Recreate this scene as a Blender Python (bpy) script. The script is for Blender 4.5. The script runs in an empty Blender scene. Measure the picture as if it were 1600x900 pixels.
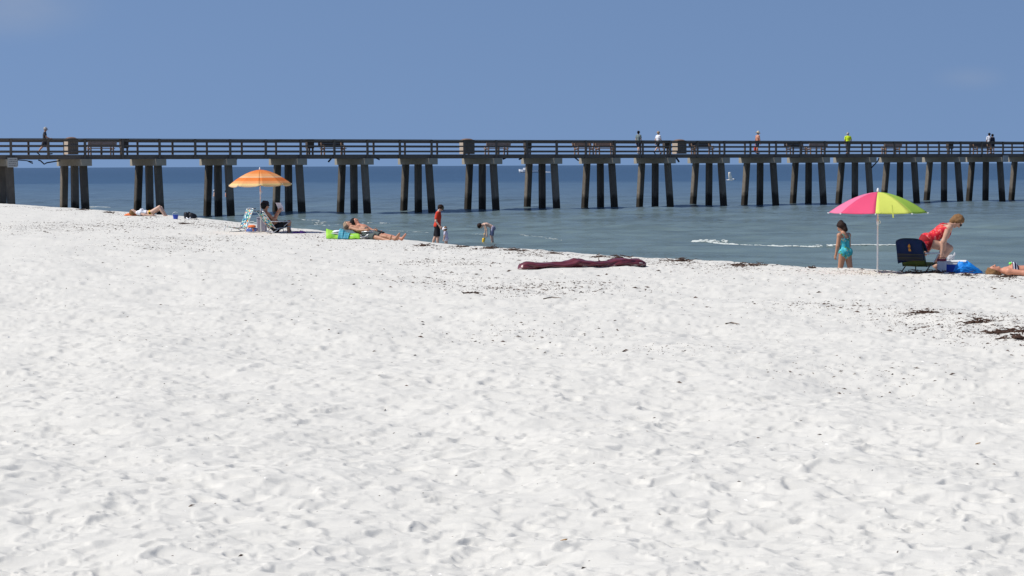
import bpy, math, random
import numpy as np
from mathutils import Vector, Matrix
rng = np.random.default_rng(7)
random.seed(7)
sc = bpy.context.scene
COL = sc.collection

# ------------------------------------------------------------------ camera, sky, sun, exposure
CAMZ = 3.3                       # eye height above the water (z = 0)
FPX = 3150.0                     # focal length in pixels of the 1600 px wide picture
PITCH = math.atan(191.7 / FPX)
ROLL = math.radians(0.27)
_f = np.array([0, math.cos(PITCH), -math.sin(PITCH)])
_u0 = np.array([0, math.sin(PITCH), math.cos(PITCH)])
_r0 = np.array([1.0, 0, 0])
_r = _r0 * math.cos(ROLL) - _u0 * math.sin(ROLL)
_u = _u0 * math.cos(ROLL) + _r0 * math.sin(ROLL)
EYE = np.array([0, 0, CAMZ])
cd = bpy.data.cameras.new('camera')
cd.sensor_width = 36.0
cd.lens = FPX / 1600 * 36
cd.clip_start = 0.5
cd.clip_end = 60000
cam = bpy.data.objects.new('camera', cd)
COL.objects.link(cam)
M = Matrix.Identity(4)
for i in range(3):
    M[i][0], M[i][1], M[i][2], M[i][3] = _r[i], _u[i], -_f[i], EYE[i]
cam.matrix_world = M
sc.camera = cam

def ray(px, py):
    d = _f * FPX + _r * (px - 800) + _u * (450 - py)
    return d / d[1]

SUN_EL, SUN_OFF = math.radians(52), math.radians(10)   # high sun from the left, a little to this side
sun_dir = np.array([-math.cos(SUN_EL) * math.cos(SUN_OFF), -math.cos(SUN_EL) * math.sin(SUN_OFF), math.sin(SUN_EL)])
sd = bpy.data.lights.new('sun', 'SUN')
sd.energy = 4.6
sd.angle = math.radians(0.5)
sd.color = (1.0, 0.965, 0.91)
so = bpy.data.objects.new('sun', sd)
so.rotation_euler = Vector(sun_dir).to_track_quat('Z', 'Y').to_euler()
so.location = (-40, -10, 60)
COL.objects.link(so)

W = bpy.data.worlds.new('World')
sc.world = W
W.use_nodes = True
nt = W.node_tree
bg = nt.nodes['Background']
sky = nt.nodes.new('ShaderNodeTexSky')
sky.sky_type = 'NISHITA'
sky.sun_disc = False
sky.sun_elevation = SUN_EL
sky.sun_rotation = math.radians(270) - SUN_OFF
sky.air_density = 1.0
sky.dust_density = 0.3
sky.ozone_density = 2.5
tc = nt.nodes.new('ShaderNodeTexCoord')
sep = nt.nodes.new('ShaderNodeSeparateXYZ')
nt.links.new(tc.outputs['Generated'], sep.inputs[0])
mz = nt.nodes.new('ShaderNodeMath'); mz.operation = 'MULTIPLY_ADD'      # clear dry air: no bright band at the horizon
mz.inputs[1].default_value = 0.60; mz.inputs[2].default_value = 0.285
nt.links.new(sep.outputs['Z'], mz.inputs[0])
cmb = nt.nodes.new('ShaderNodeCombineXYZ')
nt.links.new(sep.outputs['X'], cmb.inputs[0]); nt.links.new(sep.outputs['Y'], cmb.inputs[1]); nt.links.new(mz.outputs[0], cmb.inputs[2])
nrm = nt.nodes.new('ShaderNodeVectorMath'); nrm.operation = 'NORMALIZE'
nt.links.new(cmb.outputs[0], nrm.inputs[0])
nt.links.new(nrm.outputs[0], sky.inputs['Vector'])
tint = nt.nodes.new('ShaderNodeMix'); tint.data_type = 'RGBA'; tint.blend_type = 'MULTIPLY'
tint.inputs[0].default_value = 1.0
tint.inputs[7].default_value = (0.985, 0.975, 1.03, 1)
nt.links.new(sky.outputs[0], tint.inputs[6])
# thin high wisps of cloud: one low in the left of the view, a fainter one to the right, others round about
cn = nt.nodes.new('ShaderNodeTexNoise'); cn.inputs['Scale'].default_value = 16; cn.inputs['Detail'].default_value = 6
cm = nt.nodes.new('ShaderNodeMapping'); cm.inputs['Scale'].default_value = (1, 1, 2.6)
nt.links.new(tc.outputs['Generated'], cm.inputs[0]); nt.links.new(cm.outputs[0], cn.inputs['Vector'])
def wisp(px, py, wx, wz, k):
    d = ray(px, py); d = d / np.linalg.norm(d)
    su = nt.nodes.new('ShaderNodeVectorMath'); su.operation = 'SUBTRACT'; su.inputs[1].default_value = tuple(d)
    nt.links.new(tc.outputs['Generated'], su.inputs[0])
    mu = nt.nodes.new('ShaderNodeVectorMath'); mu.operation = 'MULTIPLY'; mu.inputs[1].default_value = (1 / wx, 1 / wx, 1 / wz)
    nt.links.new(su.outputs[0], mu.inputs[0])
    le = nt.nodes.new('ShaderNodeVectorMath'); le.operation = 'LENGTH'; nt.links.new(mu.outputs[0], le.inputs[0])
    mr = nt.nodes.new('ShaderNodeMapRange'); mr.interpolation_type = 'SMOOTHSTEP'
    mr.inputs[1].default_value = 1.0; mr.inputs[2].default_value = 0.0; mr.inputs[3].default_value = 0; mr.inputs[4].default_value = k
    nt.links.new(le.outputs['Value'], mr.inputs[0])
    return mr.outputs[0]
def vmath(op, a_, b_):
    n = nt.nodes.new('ShaderNodeMath'); n.operation = op
    for i, q in enumerate((a_, b_)):
        if isinstance(q, float): n.inputs[i].default_value = q
        else: nt.links.new(q, n.inputs[i])
    return n.outputs[0]
cr_out = vmath('MULTIPLY', vmath('ADD', vmath('ADD', wisp(10, 5, .055, .022, .55), wisp(1515, 122, .022, .008, .22)), vmath('ADD', wisp(-700, -200, .14, .05, .5), wisp(2300, -120, .12, .04, .4))), cn.outputs[0])
cx = nt.nodes.new('ShaderNodeMix'); cx.data_type = 'RGBA'
cx.inputs[7].default_value = (3.6, 3.9, 4.5, 1)
nt.links.new(cr_out, cx.inputs[0]); nt.links.new(tint.outputs[2], cx.inputs[6])
nt.links.new(cx.outputs[2], bg.inputs[0])
bg.inputs[1].default_value = 0.109
sc.view_settings.view_transform = 'Standard'
sc.view_settings.look = 'None'
sc.view_settings.exposure = 0.0
sc.view_settings.gamma = 1.0
sc.cycles.max_bounces = 6
sc.render.resolution_x, sc.render.resolution_y = 1024, 576

# ------------------------------------------------------------------ helpers: rays, terrain
def at(px, py, Y):                 # the point of a sight line that lies Y metres ahead
    return EYE + ray(px, py) * Y
def atz(px, py, z):                # ... or at height z
    d = ray(px, py)
    return EYE + d * ((z - CAMZ) / d[2])

# crest of the berm: past it the beach face drops to the water
CREST = np.array([(-260, 420, 1.6), (-80, 200, 1.55), (-41, 128, 1.52), (-25.3, 99.5, 1.51), (-18.9, 87, 1.495), (-13.9, 77, 1.465), (-9.8, 67.6, 1.39),
    (-6.0, 59.5, 1.35), (-2.6, 50.5, 1.31), (0, 46.7, 1.35), (1.4, 43.8, 1.33), (3.3, 41.4, 1.33), (5.0, 39.3, 1.305),
    (6.1, 38.2, 1.315), (6.9, 37.4, 1.29), (9.0, 35.6, 1.29), (20, 28, 1.29), (60, 12, 1.29), (300, -60, 1.29)], float)

def shore(X, Y):
    """signed distance to the crest line (positive = inland) and crest height there"""
    X = np.asarray(X, float); Y = np.asarray(Y, float)
    best = np.full(X.shape, 1e9); sd_ = np.zeros(X.shape); zc = np.zeros(X.shape)
    for a, b in zip(CREST[:-1], CREST[1:]):
        dx, dy = b[0] - a[0], b[1] - a[1]
        L2 = dx * dx + dy * dy
        t = np.clip(((X - a[0]) * dx + (Y - a[1]) * dy) / L2, 0, 1)
        ex, ey = X - (a[0] + t * dx), Y - (a[1] + t * dy)
        d = np.hypot(ex, ey)
        side = dx * ey - dy * ex            # >0 : left of direction = seaward
        m = d < best
        best = np.where(m, d, best)
        sd_ = np.where(m, np.where(side > 0, -d, d), sd_)
        zc = np.where(m, a[2] + t * (b[2] - a[2]), zc)
    return sd_, zc

_ph = rng.uniform(0, 6.28, 40); _an = rng.uniform(0, 6.28, 40)
def swell(X, Y):
    z = np.zeros(np.shape(X))
    for k, (lam, amp) in enumerate([(7.3, .018), (5.1, .014), (3.4, .010), (2.6, .008), (1.9, .006), (1.5, .005)]):
        for q in range(2):
            a = _an[k * 2 + q]
            z = z + amp * np.sin((X * math.cos(a) + Y * math.sin(a)) * 6.283 / lam + _ph[k * 2 + q])
    return z

def terrain(X, Y):
    s, zc = shore(X, Y)
    inland = zc + 0.09 * np.clip(s, 0, 25) / 25
    d = -s
    face = zc - 0.125 * (np.sqrt(d * d + 1.2) - math.sqrt(1.2))
    z = np.where(s >= 0, inland, np.maximum(face, -1.5))
    damp = 0.25 + 0.75 * np.clip((s - 1.5) / 8, 0, 1)
    return z + swell(X, Y) * damp

def ground(px, py):
    d = ray(px, py)
    ys = np.arange(6, 160, 0.05)
    P = EYE + d * ys[:, None]
    h = terrain(P[:, 0], P[:, 1])
    i = int(np.argmax(P[:, 2] < h))
    p = P[i].copy(); p[2] = h[i]
    return p
def gz(x, y):
    return float(terrain(np.array([x]), np.array([y]))[0])

# ------------------------------------------------------------------ helpers: meshes and objects
RL = {}
def link(o, parent=None):
    COL.objects.link(o)
    if parent is not None:
        o.parent = parent
def root(name, label, cat, loc, group=None):
    o = bpy.data.objects.new(name, None)
    o.empty_display_size = 0.2
    o.location = [float(v) for v in loc]
    COL.objects.link(o)
    o['label'] = label; o['category'] = cat
    if group: o['group'] = group
    RL[o.name] = np.array(loc, float)
    return o
def tag(o, label, cat, group=None):
    o['label'] = label; o['category'] = cat
    if group: o['group'] = group
    return o
def mesh_of(name, v, f, mat, smooth=False):
    me = bpy.data.meshes.new(name)
    v = np.asarray(v, float)
    me.from_pydata([tuple(p) for p in v], [], [tuple(int(i) for i in q) for q in f])
    if mat is not None:
        for m in (mat if isinstance(mat, (list, tuple)) else [mat]):
            me.materials.append(m)
    if smooth:
        me.polygons.foreach_set('use_smooth', [True] * len(me.polygons))
    me.update()
    return me
def obj(name, g, mat, parent=None, smooth=False, loc=None):
    """one mesh object from world-space (verts, faces)"""
    v, f = g
    v = np.asarray(v, float)
    base = RL.get(parent.name) if parent is not None else None
    if base is None:
        base = np.zeros(3) if loc is None else np.asarray(loc, float)
    me = mesh_of(name, v - base, f, mat, smooth)
    o = bpy.data.objects.new(name, me)
    if parent is None:
        o.location = base.tolist()
    link(o, parent)
    RL[o.name] = base
    return o
def grid_mesh(name, V, mat, smooth=True):
    """fast regular grid: V is (rows, cols, 3)"""
    nr, nc = V.shape[:2]
    me = bpy.data.meshes.new(name)
    me.vertices.add(nr * nc)
    me.vertices.foreach_set('co', V.reshape(-1).astype(np.float32))
    idx = np.arange(nr * nc).reshape(nr, nc)
    q = np.stack([idx[:-1, :-1], idx[:-1, 1:], idx[1:, 1:], idx[1:, :-1]], -1).reshape(-1)
    n = (nr - 1) * (nc - 1)
    me.loops.add(4 * n); me.loops.foreach_set('vertex_index', q.astype(np.int32))
    me.polygons.add(n); me.polygons.foreach_set('loop_start', (np.arange(n) * 4).astype(np.int32))
    me.polygons.foreach_set('use_smooth', np.full(n, smooth))
    me.materials.append(mat)
    me.update(calc_edges=True)
    return me
def join(*gs):
    V, F, n = [], [], 0
    for v, f in gs:
        v = np.asarray(v, float)
        V.append(v); F += [tuple(i + n for i in q) for q in f]
        n += len(v)
    return np.concatenate(V), F
BOXF = [(0, 3, 2, 1), (4, 5, 6, 7), (0, 1, 5, 4), (1, 2, 6, 5), (2, 3, 7, 6), (3, 0, 4, 7)]
def box(c, ax, ay, az, hx, hy, hz, taper=1.0):
    c, ax, ay, az = [np.asarray(t, float) for t in (c, ax, ay, az)]
    v = []
    for sz in (-1, 1):
        k = taper if sz > 0 else 1
        for sx, sy in ((-1, -1), (1, -1), (1, 1), (-1, 1)):
            v.append(c + ax * hx * sx * k + ay * hy * sy * k + az * hz * sz)
    return np.array(v), BOXF
def unit(v):
    v = np.asarray(v, float)
    return v / max(np.linalg.norm(v), 1e-9)
def frame_of(t):
    t = unit(t)
    up = np.array([0, 0, 1.0]) if abs(t[2]) < 0.9 else np.array([0, 1.0, 0])
    a = unit(np.cross(up, t)); b = np.cross(t, a)
    return a, b
def tube(pts, r, n=6, cap=True):
    pts = [np.asarray(p, float) for p in pts]
    rs = list(r) if hasattr(r, '__len__') else [r] * len(pts)
    v, f = [], []
    a0 = None
    for i, p in enumerate(pts):
        t = unit(pts[min(i + 1, len(pts) - 1)] - pts[max(i - 1, 0)])
        if a0 is None:
            a, b = frame_of(t)
        else:
            a = unit(a0 - t * np.dot(a0, t)); b = np.cross(t, a)
        a0 = a
        for k in range(n):
            w = 2 * math.pi * k / n
            v.append(p + rs[i] * (a * math.cos(w) + b * math.sin(w)))
    for i in range(len(pts) - 1):
        for k in range(n):
            k2 = (k + 1) % n
            f.append((i * n + k, i * n + k2, (i + 1) * n + k2, (i + 1) * n + k))
    if cap:
        f.append(tuple(range(n - 1, -1, -1)))
        f.append(tuple((len(pts) - 1) * n + k for k in range(n)))
    return np.array(v), f
def ball(c, r, n=8, m=6, s=(1, 1, 1)):
    v, f = [], []
    c = np.asarray(c, float)
    for i in range(m + 1):
        th = math.pi * i / m
        for k in range(n):
            w = 2 * math.pi * k / n
            v.append(c + r * np.array([s[0] * math.sin(th) * math.cos(w), s[1] * math.sin(th) * math.sin(w), s[2] * math.cos(th)]))
    for i in range(m):
        for k in range(n):
            k2 = (k + 1) % n
            f.append((i * n + k, (i + 1) * n + k, (i + 1) * n + k2, i * n + k2))
    return np.array(v), f
def sheet(P, th):
    """closed thin solid from a (rows, cols, 3) grid of points"""
    P = np.asarray(P, float)
    nr, nc = P.shape[:2]
    du = np.gradient(P, axis=0); dv = np.gradient(P, axis=1)
    N = np.cross(du, dv); N /= np.maximum(np.linalg.norm(N, axis=2, keepdims=True), 1e-9)
    v = np.concatenate([(P + N * th / 2).reshape(-1, 3), (P - N * th / 2).reshape(-1, 3)])
    idx = np.arange(nr * nc).reshape(nr, nc); o = nr * nc
    f = []
    for i in range(nr - 1):
        for j in range(nc - 1):
            a, b, c, d = idx[i, j], idx[i, j + 1], idx[i + 1, j + 1], idx[i + 1, j]
            f.append((d, c, b, a)); f.append((a + o, b + o, c + o, d + o))
    ring = list(idx[0, :]) + list(idx[1:, -1]) + list(idx[-1, :-1][::-1]) + list(idx[1:-1, 0][::-1])
    for i in range(len(ring)):
        a, b = ring[i], ring[(i + 1) % len(ring)]
        f.append((a, b, b + o, a + o))
    return v, f

# ------------------------------------------------------------------ helpers: materials
def mat(name, c, rough=0.8, var=0.12, scale=8.0, bump=0.0, metal=0.0, spec=0.3, trans=0.0):
    m = bpy.data.materials.new(name)
    m.use_nodes = True
    t = m.node_tree
    b = t.nodes['Principled BSDF']
    b.inputs['Roughness'].default_value = rough
    b.inputs['Metallic'].default_value = metal
    b.inputs['Specular IOR Level'].default_value = spec
    n = t.nodes.new('ShaderNodeTexNoise'); n.inputs['Scale'].default_value = scale; n.inputs['Detail'].default_value = 4
    co = t.nodes.new('ShaderNodeTexCoord'); t.links.new(co.outputs['Object'], n.inputs['Vector'])
    mx = t.nodes.new('ShaderNodeMix'); mx.data_type = 'RGBA'
    c = np.array(c, float)
    mx.inputs[6].default_value = (*np.clip(c * (1 - var), 0, 1), 1)
    mx.inputs[7].default_value = (*np.clip(c * (1 + var), 0, 1), 1)
    t.links.new(n.outputs[0], mx.inputs[0])
    t.links.new(mx.outputs[2], b.inputs['Base Color'])
    if bump:
        bp = t.nodes.new('ShaderNodeBump'); bp.inputs['Strength'].default_value = bump; bp.inputs['Distance'].default_value = 0.02
        t.links.new(n.outputs[0], bp.inputs['Height']); t.links.new(bp.outputs[0], b.inputs['Normal'])
    if trans:
        add_translucency(m, mx.outputs[2], trans)
    return m
def add_translucency(m, colour_socket, k):
    t = m.node_tree
    tr = t.nodes.new('ShaderNodeBsdfTranslucent'); t.links.new(colour_socket, tr.inputs[0])
    ms = t.nodes.new('ShaderNodeMixShader'); ms.inputs[0].default_value = k
    t.links.new(t.nodes['Principled BSDF'].outputs[0], ms.inputs[1]); t.links.new(tr.outputs[0], ms.inputs[2])
    t.links.new(ms.outputs[0], t.nodes['Material Output'].inputs[0])
def pattern(name, cols, scale=14, rough=0.85, kind='voronoi', trans=0.0):
    """printed cloth: hard-edged patches of the given colours"""
    m = bpy.data.materials.new(name); m.use_nodes = True
    t = m.node_tree; b = t.nodes['Principled BSDF']
    b.inputs['Roughness'].default_value = rough; b.inputs['Specular IOR Level'].default_value = 0.2
    co = t.nodes.new('ShaderNodeTexCoord')
    r = t.nodes.new('ShaderNodeValToRGB'); r.color_ramp.interpolation = 'CONSTANT'
    e = r.color_ramp.elements
    for i, c in enumerate(cols):
        p = i / len(cols)
        if i < 2:
            q = e[i]; q.position = p
        else:
            q = e.new(p)
        q.color = (*c, 1)
    if kind == 'voronoi':
        x = t.nodes.new('ShaderNodeTexVoronoi'); x.inputs['Scale'].default_value = scale
        t.links.new(co.outputs['Object'], x.inputs['Vector'])
        s = t.nodes.new('ShaderNodeSeparateColor'); t.links.new(x.outputs['Color'], s.inputs[0])
        t.links.new(s.outputs[0], r.inputs[0])
    else:                                              # bands along object z (or radius)
        s = t.nodes.new('ShaderNodeSeparateXYZ'); t.links.new(co.outputs['Object'], s.inputs[0])
        k = t.nodes.new('ShaderNodeMath'); k.operation = 'MULTIPLY'; k.inputs[1].default_value = scale
        t.links.new(s.outputs[{'x': 0, 'y': 1, 'z': 2}[kind]], k.inputs[0])
        fr = t.nodes.new('ShaderNodeMath'); fr.operation = 'FRACT'; t.links.new(k.outputs[0], fr.inputs[0])
        t.links.new(fr.outputs[0], r.inputs[0])
    t.links.new(r.outputs[0], b.inputs['Base Color'])
    if trans: add_translucency(m, r.outputs[0], trans)
    return m

# ------------------------------------------------------------------ SETTING: sand
def sand_material():
    m = bpy.data.materials.new('dry_quartz_sand'); m.use_nodes = True
    t = m.node_tree; b = t.nodes['Principled BSDF']
    b.inputs['Roughness'].default_value = 0.95; b.inputs['Specular IOR Level'].default_value = 0.1
    g = t.nodes.new('ShaderNodeNewGeometry')
    n1 = t.nodes.new('ShaderNodeTexNoise'); n1.inputs['Scale'].default_value = 1.3; n1.inputs['Detail'].default_value = 5
    n2 = t.nodes.new('ShaderNodeTexNoise'); n2.inputs['Scale'].default_value = 60; n2.inputs['Detail'].default_value = 6; n2.inputs['Roughness'].default_value = 0.8
    n3 = t.nodes.new('ShaderNodeTexNoise'); n3.inputs['Scale'].default_value = 9; n3.inputs['Detail'].default_value = 5
    for n in (n1, n2, n3): t.links.new(g.outputs['Position'], n.inputs['Vector'])
    mx = t.nodes.new('ShaderNodeMix'); mx.data_type = 'RGBA'
    mx.inputs[6].default_value = (0.646, 0.622, 0.560, 1); mx.inputs[7].default_value = (0.682, 0.658, 0.597, 1)
    t.links.new(n1.outputs[0], mx.inputs[0])
    m2 = t.nodes.new('ShaderNodeMix'); m2.data_type = 'RGBA'; m2.blend_type = 'MULTIPLY'; m2.inputs[0].default_value = 0.12
    t.links.new(mx.outputs[2], m2.inputs[6]); t.links.new(n2.outputs[0], m2.inputs[7])
    # damp sand low on the beach face
    s = t.nodes.new('ShaderNodeSeparateXYZ'); t.links.new(g.outputs['Position'], s.inputs[0])
    mr = t.nodes.new('ShaderNodeMapRange'); mr.inputs[1].default_value = 0.15; mr.inputs[2].default_value = 0.7
    t.links.new(s.outputs[2], mr.inputs[0])
    m3 = t.nodes.new('ShaderNodeMix'); m3.data_type = 'RGBA'; m3.inputs[6].default_value = (0.30, 0.28, 0.24, 1)
    t.links.new(mr.outputs[0], m3.inputs[0]); t.links.new(m2.outputs[2], m3.inputs[7])
    t.links.new(m3.outputs[2], b.inputs['Base Color'])
    b1 = t.nodes.new('ShaderNodeBump'); b1.inputs['Strength'].default_value = 0.22; b1.inputs['Distance'].default_value = 0.012
    b2 = t.nodes.new('ShaderNodeBump'); b2.inputs['Strength'].default_value = 0.12; b2.inputs['Distance'].default_value = 0.04
    t.links.new(n2.outputs[0], b1.inputs['Height']); t.links.new(n3.outputs[0], b2.inputs['Height'])
    t.links.new(b2.outputs[0], b1.inputs['Normal']); t.links.new(b1.outputs[0], b.inputs['Normal'])
    return m

def build_sand():
    side = .285 + .815 * np.linspace(0, 1, 70)[1:] ** 1.6
    U = np.concatenate([-side[::-1], np.linspace(-.285, .285, 700), side])      # fine in view, coarser to either side
    near = 1 / np.linspace(1 / 7.2, 1 / 46.0, 780)
    far = np.arange(46.2, 165, 0.42)
    R = np.concatenate([near, far])
    YY, UU = np.meshgrid(R, U, indexing='ij')
    XX = UU * YY
    Z = terrain(XX, YY)
    S, _ = shore(XX, YY)
    # trodden sand: irregular lumps, then thousands of overlapping scuffs and footprints pressed into them, each with a crisp edge
    D = np.zeros_like(Z)
    for lam, amp in ((.9, .012), (.5, .007), (.26, .0035), (.14, .0016)):
        for q in range(7):
            a, ph = rng.uniform(0, 6.28, 2); l = lam * rng.uniform(.75, 1.3)
            wob = 1.3 * np.sin(XX / (l * 3.1) * math.cos(a + 1) * 6.28 + YY / (l * 3.7) * math.sin(a + 1) * 6.28 + ph * 2)
            D += amp * .42 * np.sin((XX * math.cos(a) + YY * math.sin(a)) * 6.283 / l + ph + wob)
    n = 54000
    vy = np.sqrt(7.0 ** 2 + (70 ** 2 - 7.0 ** 2) * rng.uniform(0.0, 1, n) ** 1.25)
    vu = rng.uniform(-0.40, 0.40, n)
    for y, u in zip(vy, vu):
        x = u * y
        big = rng.uniform() < .5
        ln = rng.uniform(.13, .25) if big else rng.uniform(.06, .13); wd = ln * rng.uniform(.45, .9)      # half length and half width
        st = rng.uniform(.24, .50)                                         # slope of the steep, collapsed side
        a = rng.normal(.15, .55)
        r = ln * 1.1
        i0, i1 = np.searchsorted(R, [y - r, y + r])
        j0, j1 = np.searchsorted(U, [(x - r) / y, (x + r) / y])
        if i1 - i0 < 2 or j1 - j0 < 2: continue
        dx = XX[i0:i1, j0:j1] - x; dy = YY[i0:i1, j0:j1] - y
        p = dx * math.cos(a) + dy * math.sin(a); q = (-dx * math.sin(a) + dy * math.cos(a)) / wd
        w1, w2 = rng.uniform(0, 6.28, 2)
        q = q + .18 * np.sin(p / ln * 2.2 + w1)
        e = ln * np.sqrt(np.clip(1 - q * q, 0, 1)) * (1 + .16 * np.sin(4 * q + w2))
        h = -np.maximum(np.minimum(st * (p + e), st * .30 * (e - p)), 0)
        rim = .006 * np.exp(-((np.hypot(p / ln, q) - 1.02) / .16) ** 2) * rng.uniform(.2, 1)
        d = D[i0:i1, j0:j1]
        D[i0:i1, j0:j1] = np.where(h < 0, np.minimum(d, .35 * d + .65 * float(d.mean()) + .012 * big + .006 + h), d) + rim
    fade = np.clip((S + 7) / 6, 0, 1)
    Z = Z + D * fade * 0.8
    me = grid_mesh('sand', np.stack([XX, YY, Z], -1), sand_mat)
    o = bpy.data.objects.new('sand', me); COL.objects.link(o)
    o['kind'] = 'structure'
    o['label'] = 'white trodden sand of the beach'
    return R, U, XX, YY, Z
sand_mat = sand_material()
SR, SU, SX, SY, SZ = build_sand()
def sand_z(x, y):
    x = np.asarray(x, float); y = np.asarray(y, float)
    i = np.clip(np.searchsorted(SR, y), 1, len(SR) - 1); j = np.clip(np.searchsorted(SU, x / y), 1, len(SU) - 1)
    return 0.25 * (SZ[i, j] + SZ[i - 1, j] + SZ[i, j - 1] + SZ[i - 1, j - 1])
# the beach goes on round about, beyond the finely modelled part
_gx, _gy = np.meshgrid(np.linspace(-260, 60, 110), np.linspace(-60, 260, 110))
_g = np.stack([_gx, _gy, terrain(_gx, _gy) - 0.30], -1)
_o = bpy.data.objects.new('beach_ground', grid_mesh('beach_ground', _g, sand_mat)); COL.objects.link(_o)
_o['kind'] = 'structure'

# ------------------------------------------------------------------ SETTING: sea
def sea_material():
    m = bpy.data.materials.new('sea_water'); m.use_nodes = True
    t = m.node_tree
    for n in list(t.nodes): t.nodes.remove(n)
    out = t.nodes.new('ShaderNodeOutputMaterial')
    g = t.nodes.new('ShaderNodeNewGeometry')
    s = t.nodes.new('ShaderNodeSeparateXYZ'); t.links.new(g.outputs['Position'], s.inputs[0])
    # water depth: shallow bars are paler, the deep gulf is dark blue
    wob = t.nodes.new('ShaderNodeTexNoise'); wob.inputs['Scale'].default_value = 0.02; wob.inputs['Detail'].default_value = 3
    mp = t.nodes.new('ShaderNodeMapping'); mp.inputs['Scale'].default_value = (0.35, 1, 1)
    t.links.new(g.outputs['Position'], mp.inputs[0]); t.links.new(mp.outputs[0], wob.inputs['Vector'])
    yy = t.nodes.new('ShaderNodeMath'); yy.operation = 'MULTIPLY_ADD'; yy.inputs[1].default_value = 60; t.links.new(wob.outputs[0], yy.inputs[0]); t.links.new(s.outputs[1], yy.inputs[2])
    lg = t.nodes.new('ShaderNodeMath'); lg.operation = 'LOGARITHM'; lg.inputs[1].default_value = 10; t.links.new(yy.outputs[0], lg.inputs[0])
    mr = t.nodes.new('ShaderNodeMapRange'); mr.inputs[1].default_value = 1.8; mr.inputs[2].default_value = 3.8; t.links.new(lg.outputs[0], mr.inputs[0])
    rp = t.nodes.new('ShaderNodeValToRGB'); t.links.new(mr.outputs[0], rp.inputs[0])
    E_ = rp.color_ramp.elements
    stops = [(0.0, (.142, .192, .180)), (0.16, (.122, .166, .162)), (0.24, (.098, .138, .158)), (0.36, (.066, .110, .152)), (0.405, (.056, .100, .145)), (0.425, (.021, .055, .102)),
             (0.60, (.012, .040, .080)), (1.0, (.016, .045, .090))]
    for i, (p, c) in enumerate(stops):
        e = E_[i] if i < 2 else E_.new(p)
        e.position = p; e.color = (*c, 1)
    # streaks of wind and sand stirred up
    st = t.nodes.new('ShaderNodeTexNoise'); st.inputs['Scale'].default_value = 0.35; st.inputs['Detail'].default_value = 5
    m2 = t.nodes.new('ShaderNodeMapping'); m2.inputs['Scale'].default_value = (0.35, 1, 1); m2.inputs['Rotation'].default_value = (0, 0, 0.4)
    t.links.new(g.outputs['Position'], m2.inputs[0]); t.links.new(m2.outputs[0], st.inputs['Vector'])
    mu = t.nodes.new('ShaderNodeMapRange'); mu.inputs[1].default_value = .3; mu.inputs[2].default_value = .7; mu.inputs[3].default_value = .72; mu.inputs[4].default_value = 1.25
    t.links.new(st.outputs[0], mu.inputs[0])
    mc = t.nodes.new('ShaderNodeVectorMath'); mc.operation = 'SCALE'; t.links.new(rp.outputs[0], mc.inputs[0]); t.links.new(mu.outputs[0], mc.inputs['Scale'])
    # ripples
    r1 = t.nodes.new('ShaderNodeTexNoise'); r1.inputs['Scale'].default_value = 1.6; r1.inputs['Detail'].default_value = 6; r1.inputs['Roughness'].default_value = 0.6
    m3 = t.nodes.new('ShaderNodeMapping'); m3.inputs['Scale'].default_value = (0.55, 1, 1); m3.inputs['Rotation'].default_value = (0, 0, 0.6)
    t.links.new(g.outputs['Position'], m3.inputs[0]); t.links.new(m3.outputs[0], r1.inputs['Vector'])
    bp = t.nodes.new('ShaderNodeBump'); bp.inputs['Strength'].default_value = 1.0; bp.inputs['Distance'].default_value = 0.065
    t.links.new(r1.outputs[0], bp.inputs['Height'])
    df = t.nodes.new('ShaderNodeBsdfDiffuse'); t.links.new(mc.outputs[0], df.inputs[0]); t.links.new(bp.outputs[0], df.inputs['Normal'])
    gl = t.nodes.new('ShaderNodeBsdfGlossy'); gl.inputs['Roughness'].default_value = 0.12; gl.inputs['Color'].default_value = (.9, .95, 1, 1)
    t.links.new(bp.outputs[0], gl.inputs['Normal'])
    ms = t.nodes.new('ShaderNodeMixShader')
    fr = t.nodes.new('ShaderNodeFresnel'); fr.inputs[0].default_value = 1.33; t.links.new(bp.outputs[0], fr.inputs['Normal'])
    k = t.nodes.new('ShaderNodeMapRange'); k.inputs[1].default_value = 0; k.inputs[2].default_value = 1; k.inputs[3].default_value = 0.03; k.inputs[4].default_value = 0.42   # a rippled sea reflects less than a mirror
    t.links.new(fr.outputs[0], k.inputs[0]); t.links.new(k.outputs[0], ms.inputs[0])
    t.links.new(df.outputs[0], ms.inputs[1]); t.links.new(gl.outputs[0], ms.inputs[2])
    t.links.new(ms.outputs[0], out.inputs[0])
    return m
sea_mat = sea_material()
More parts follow.
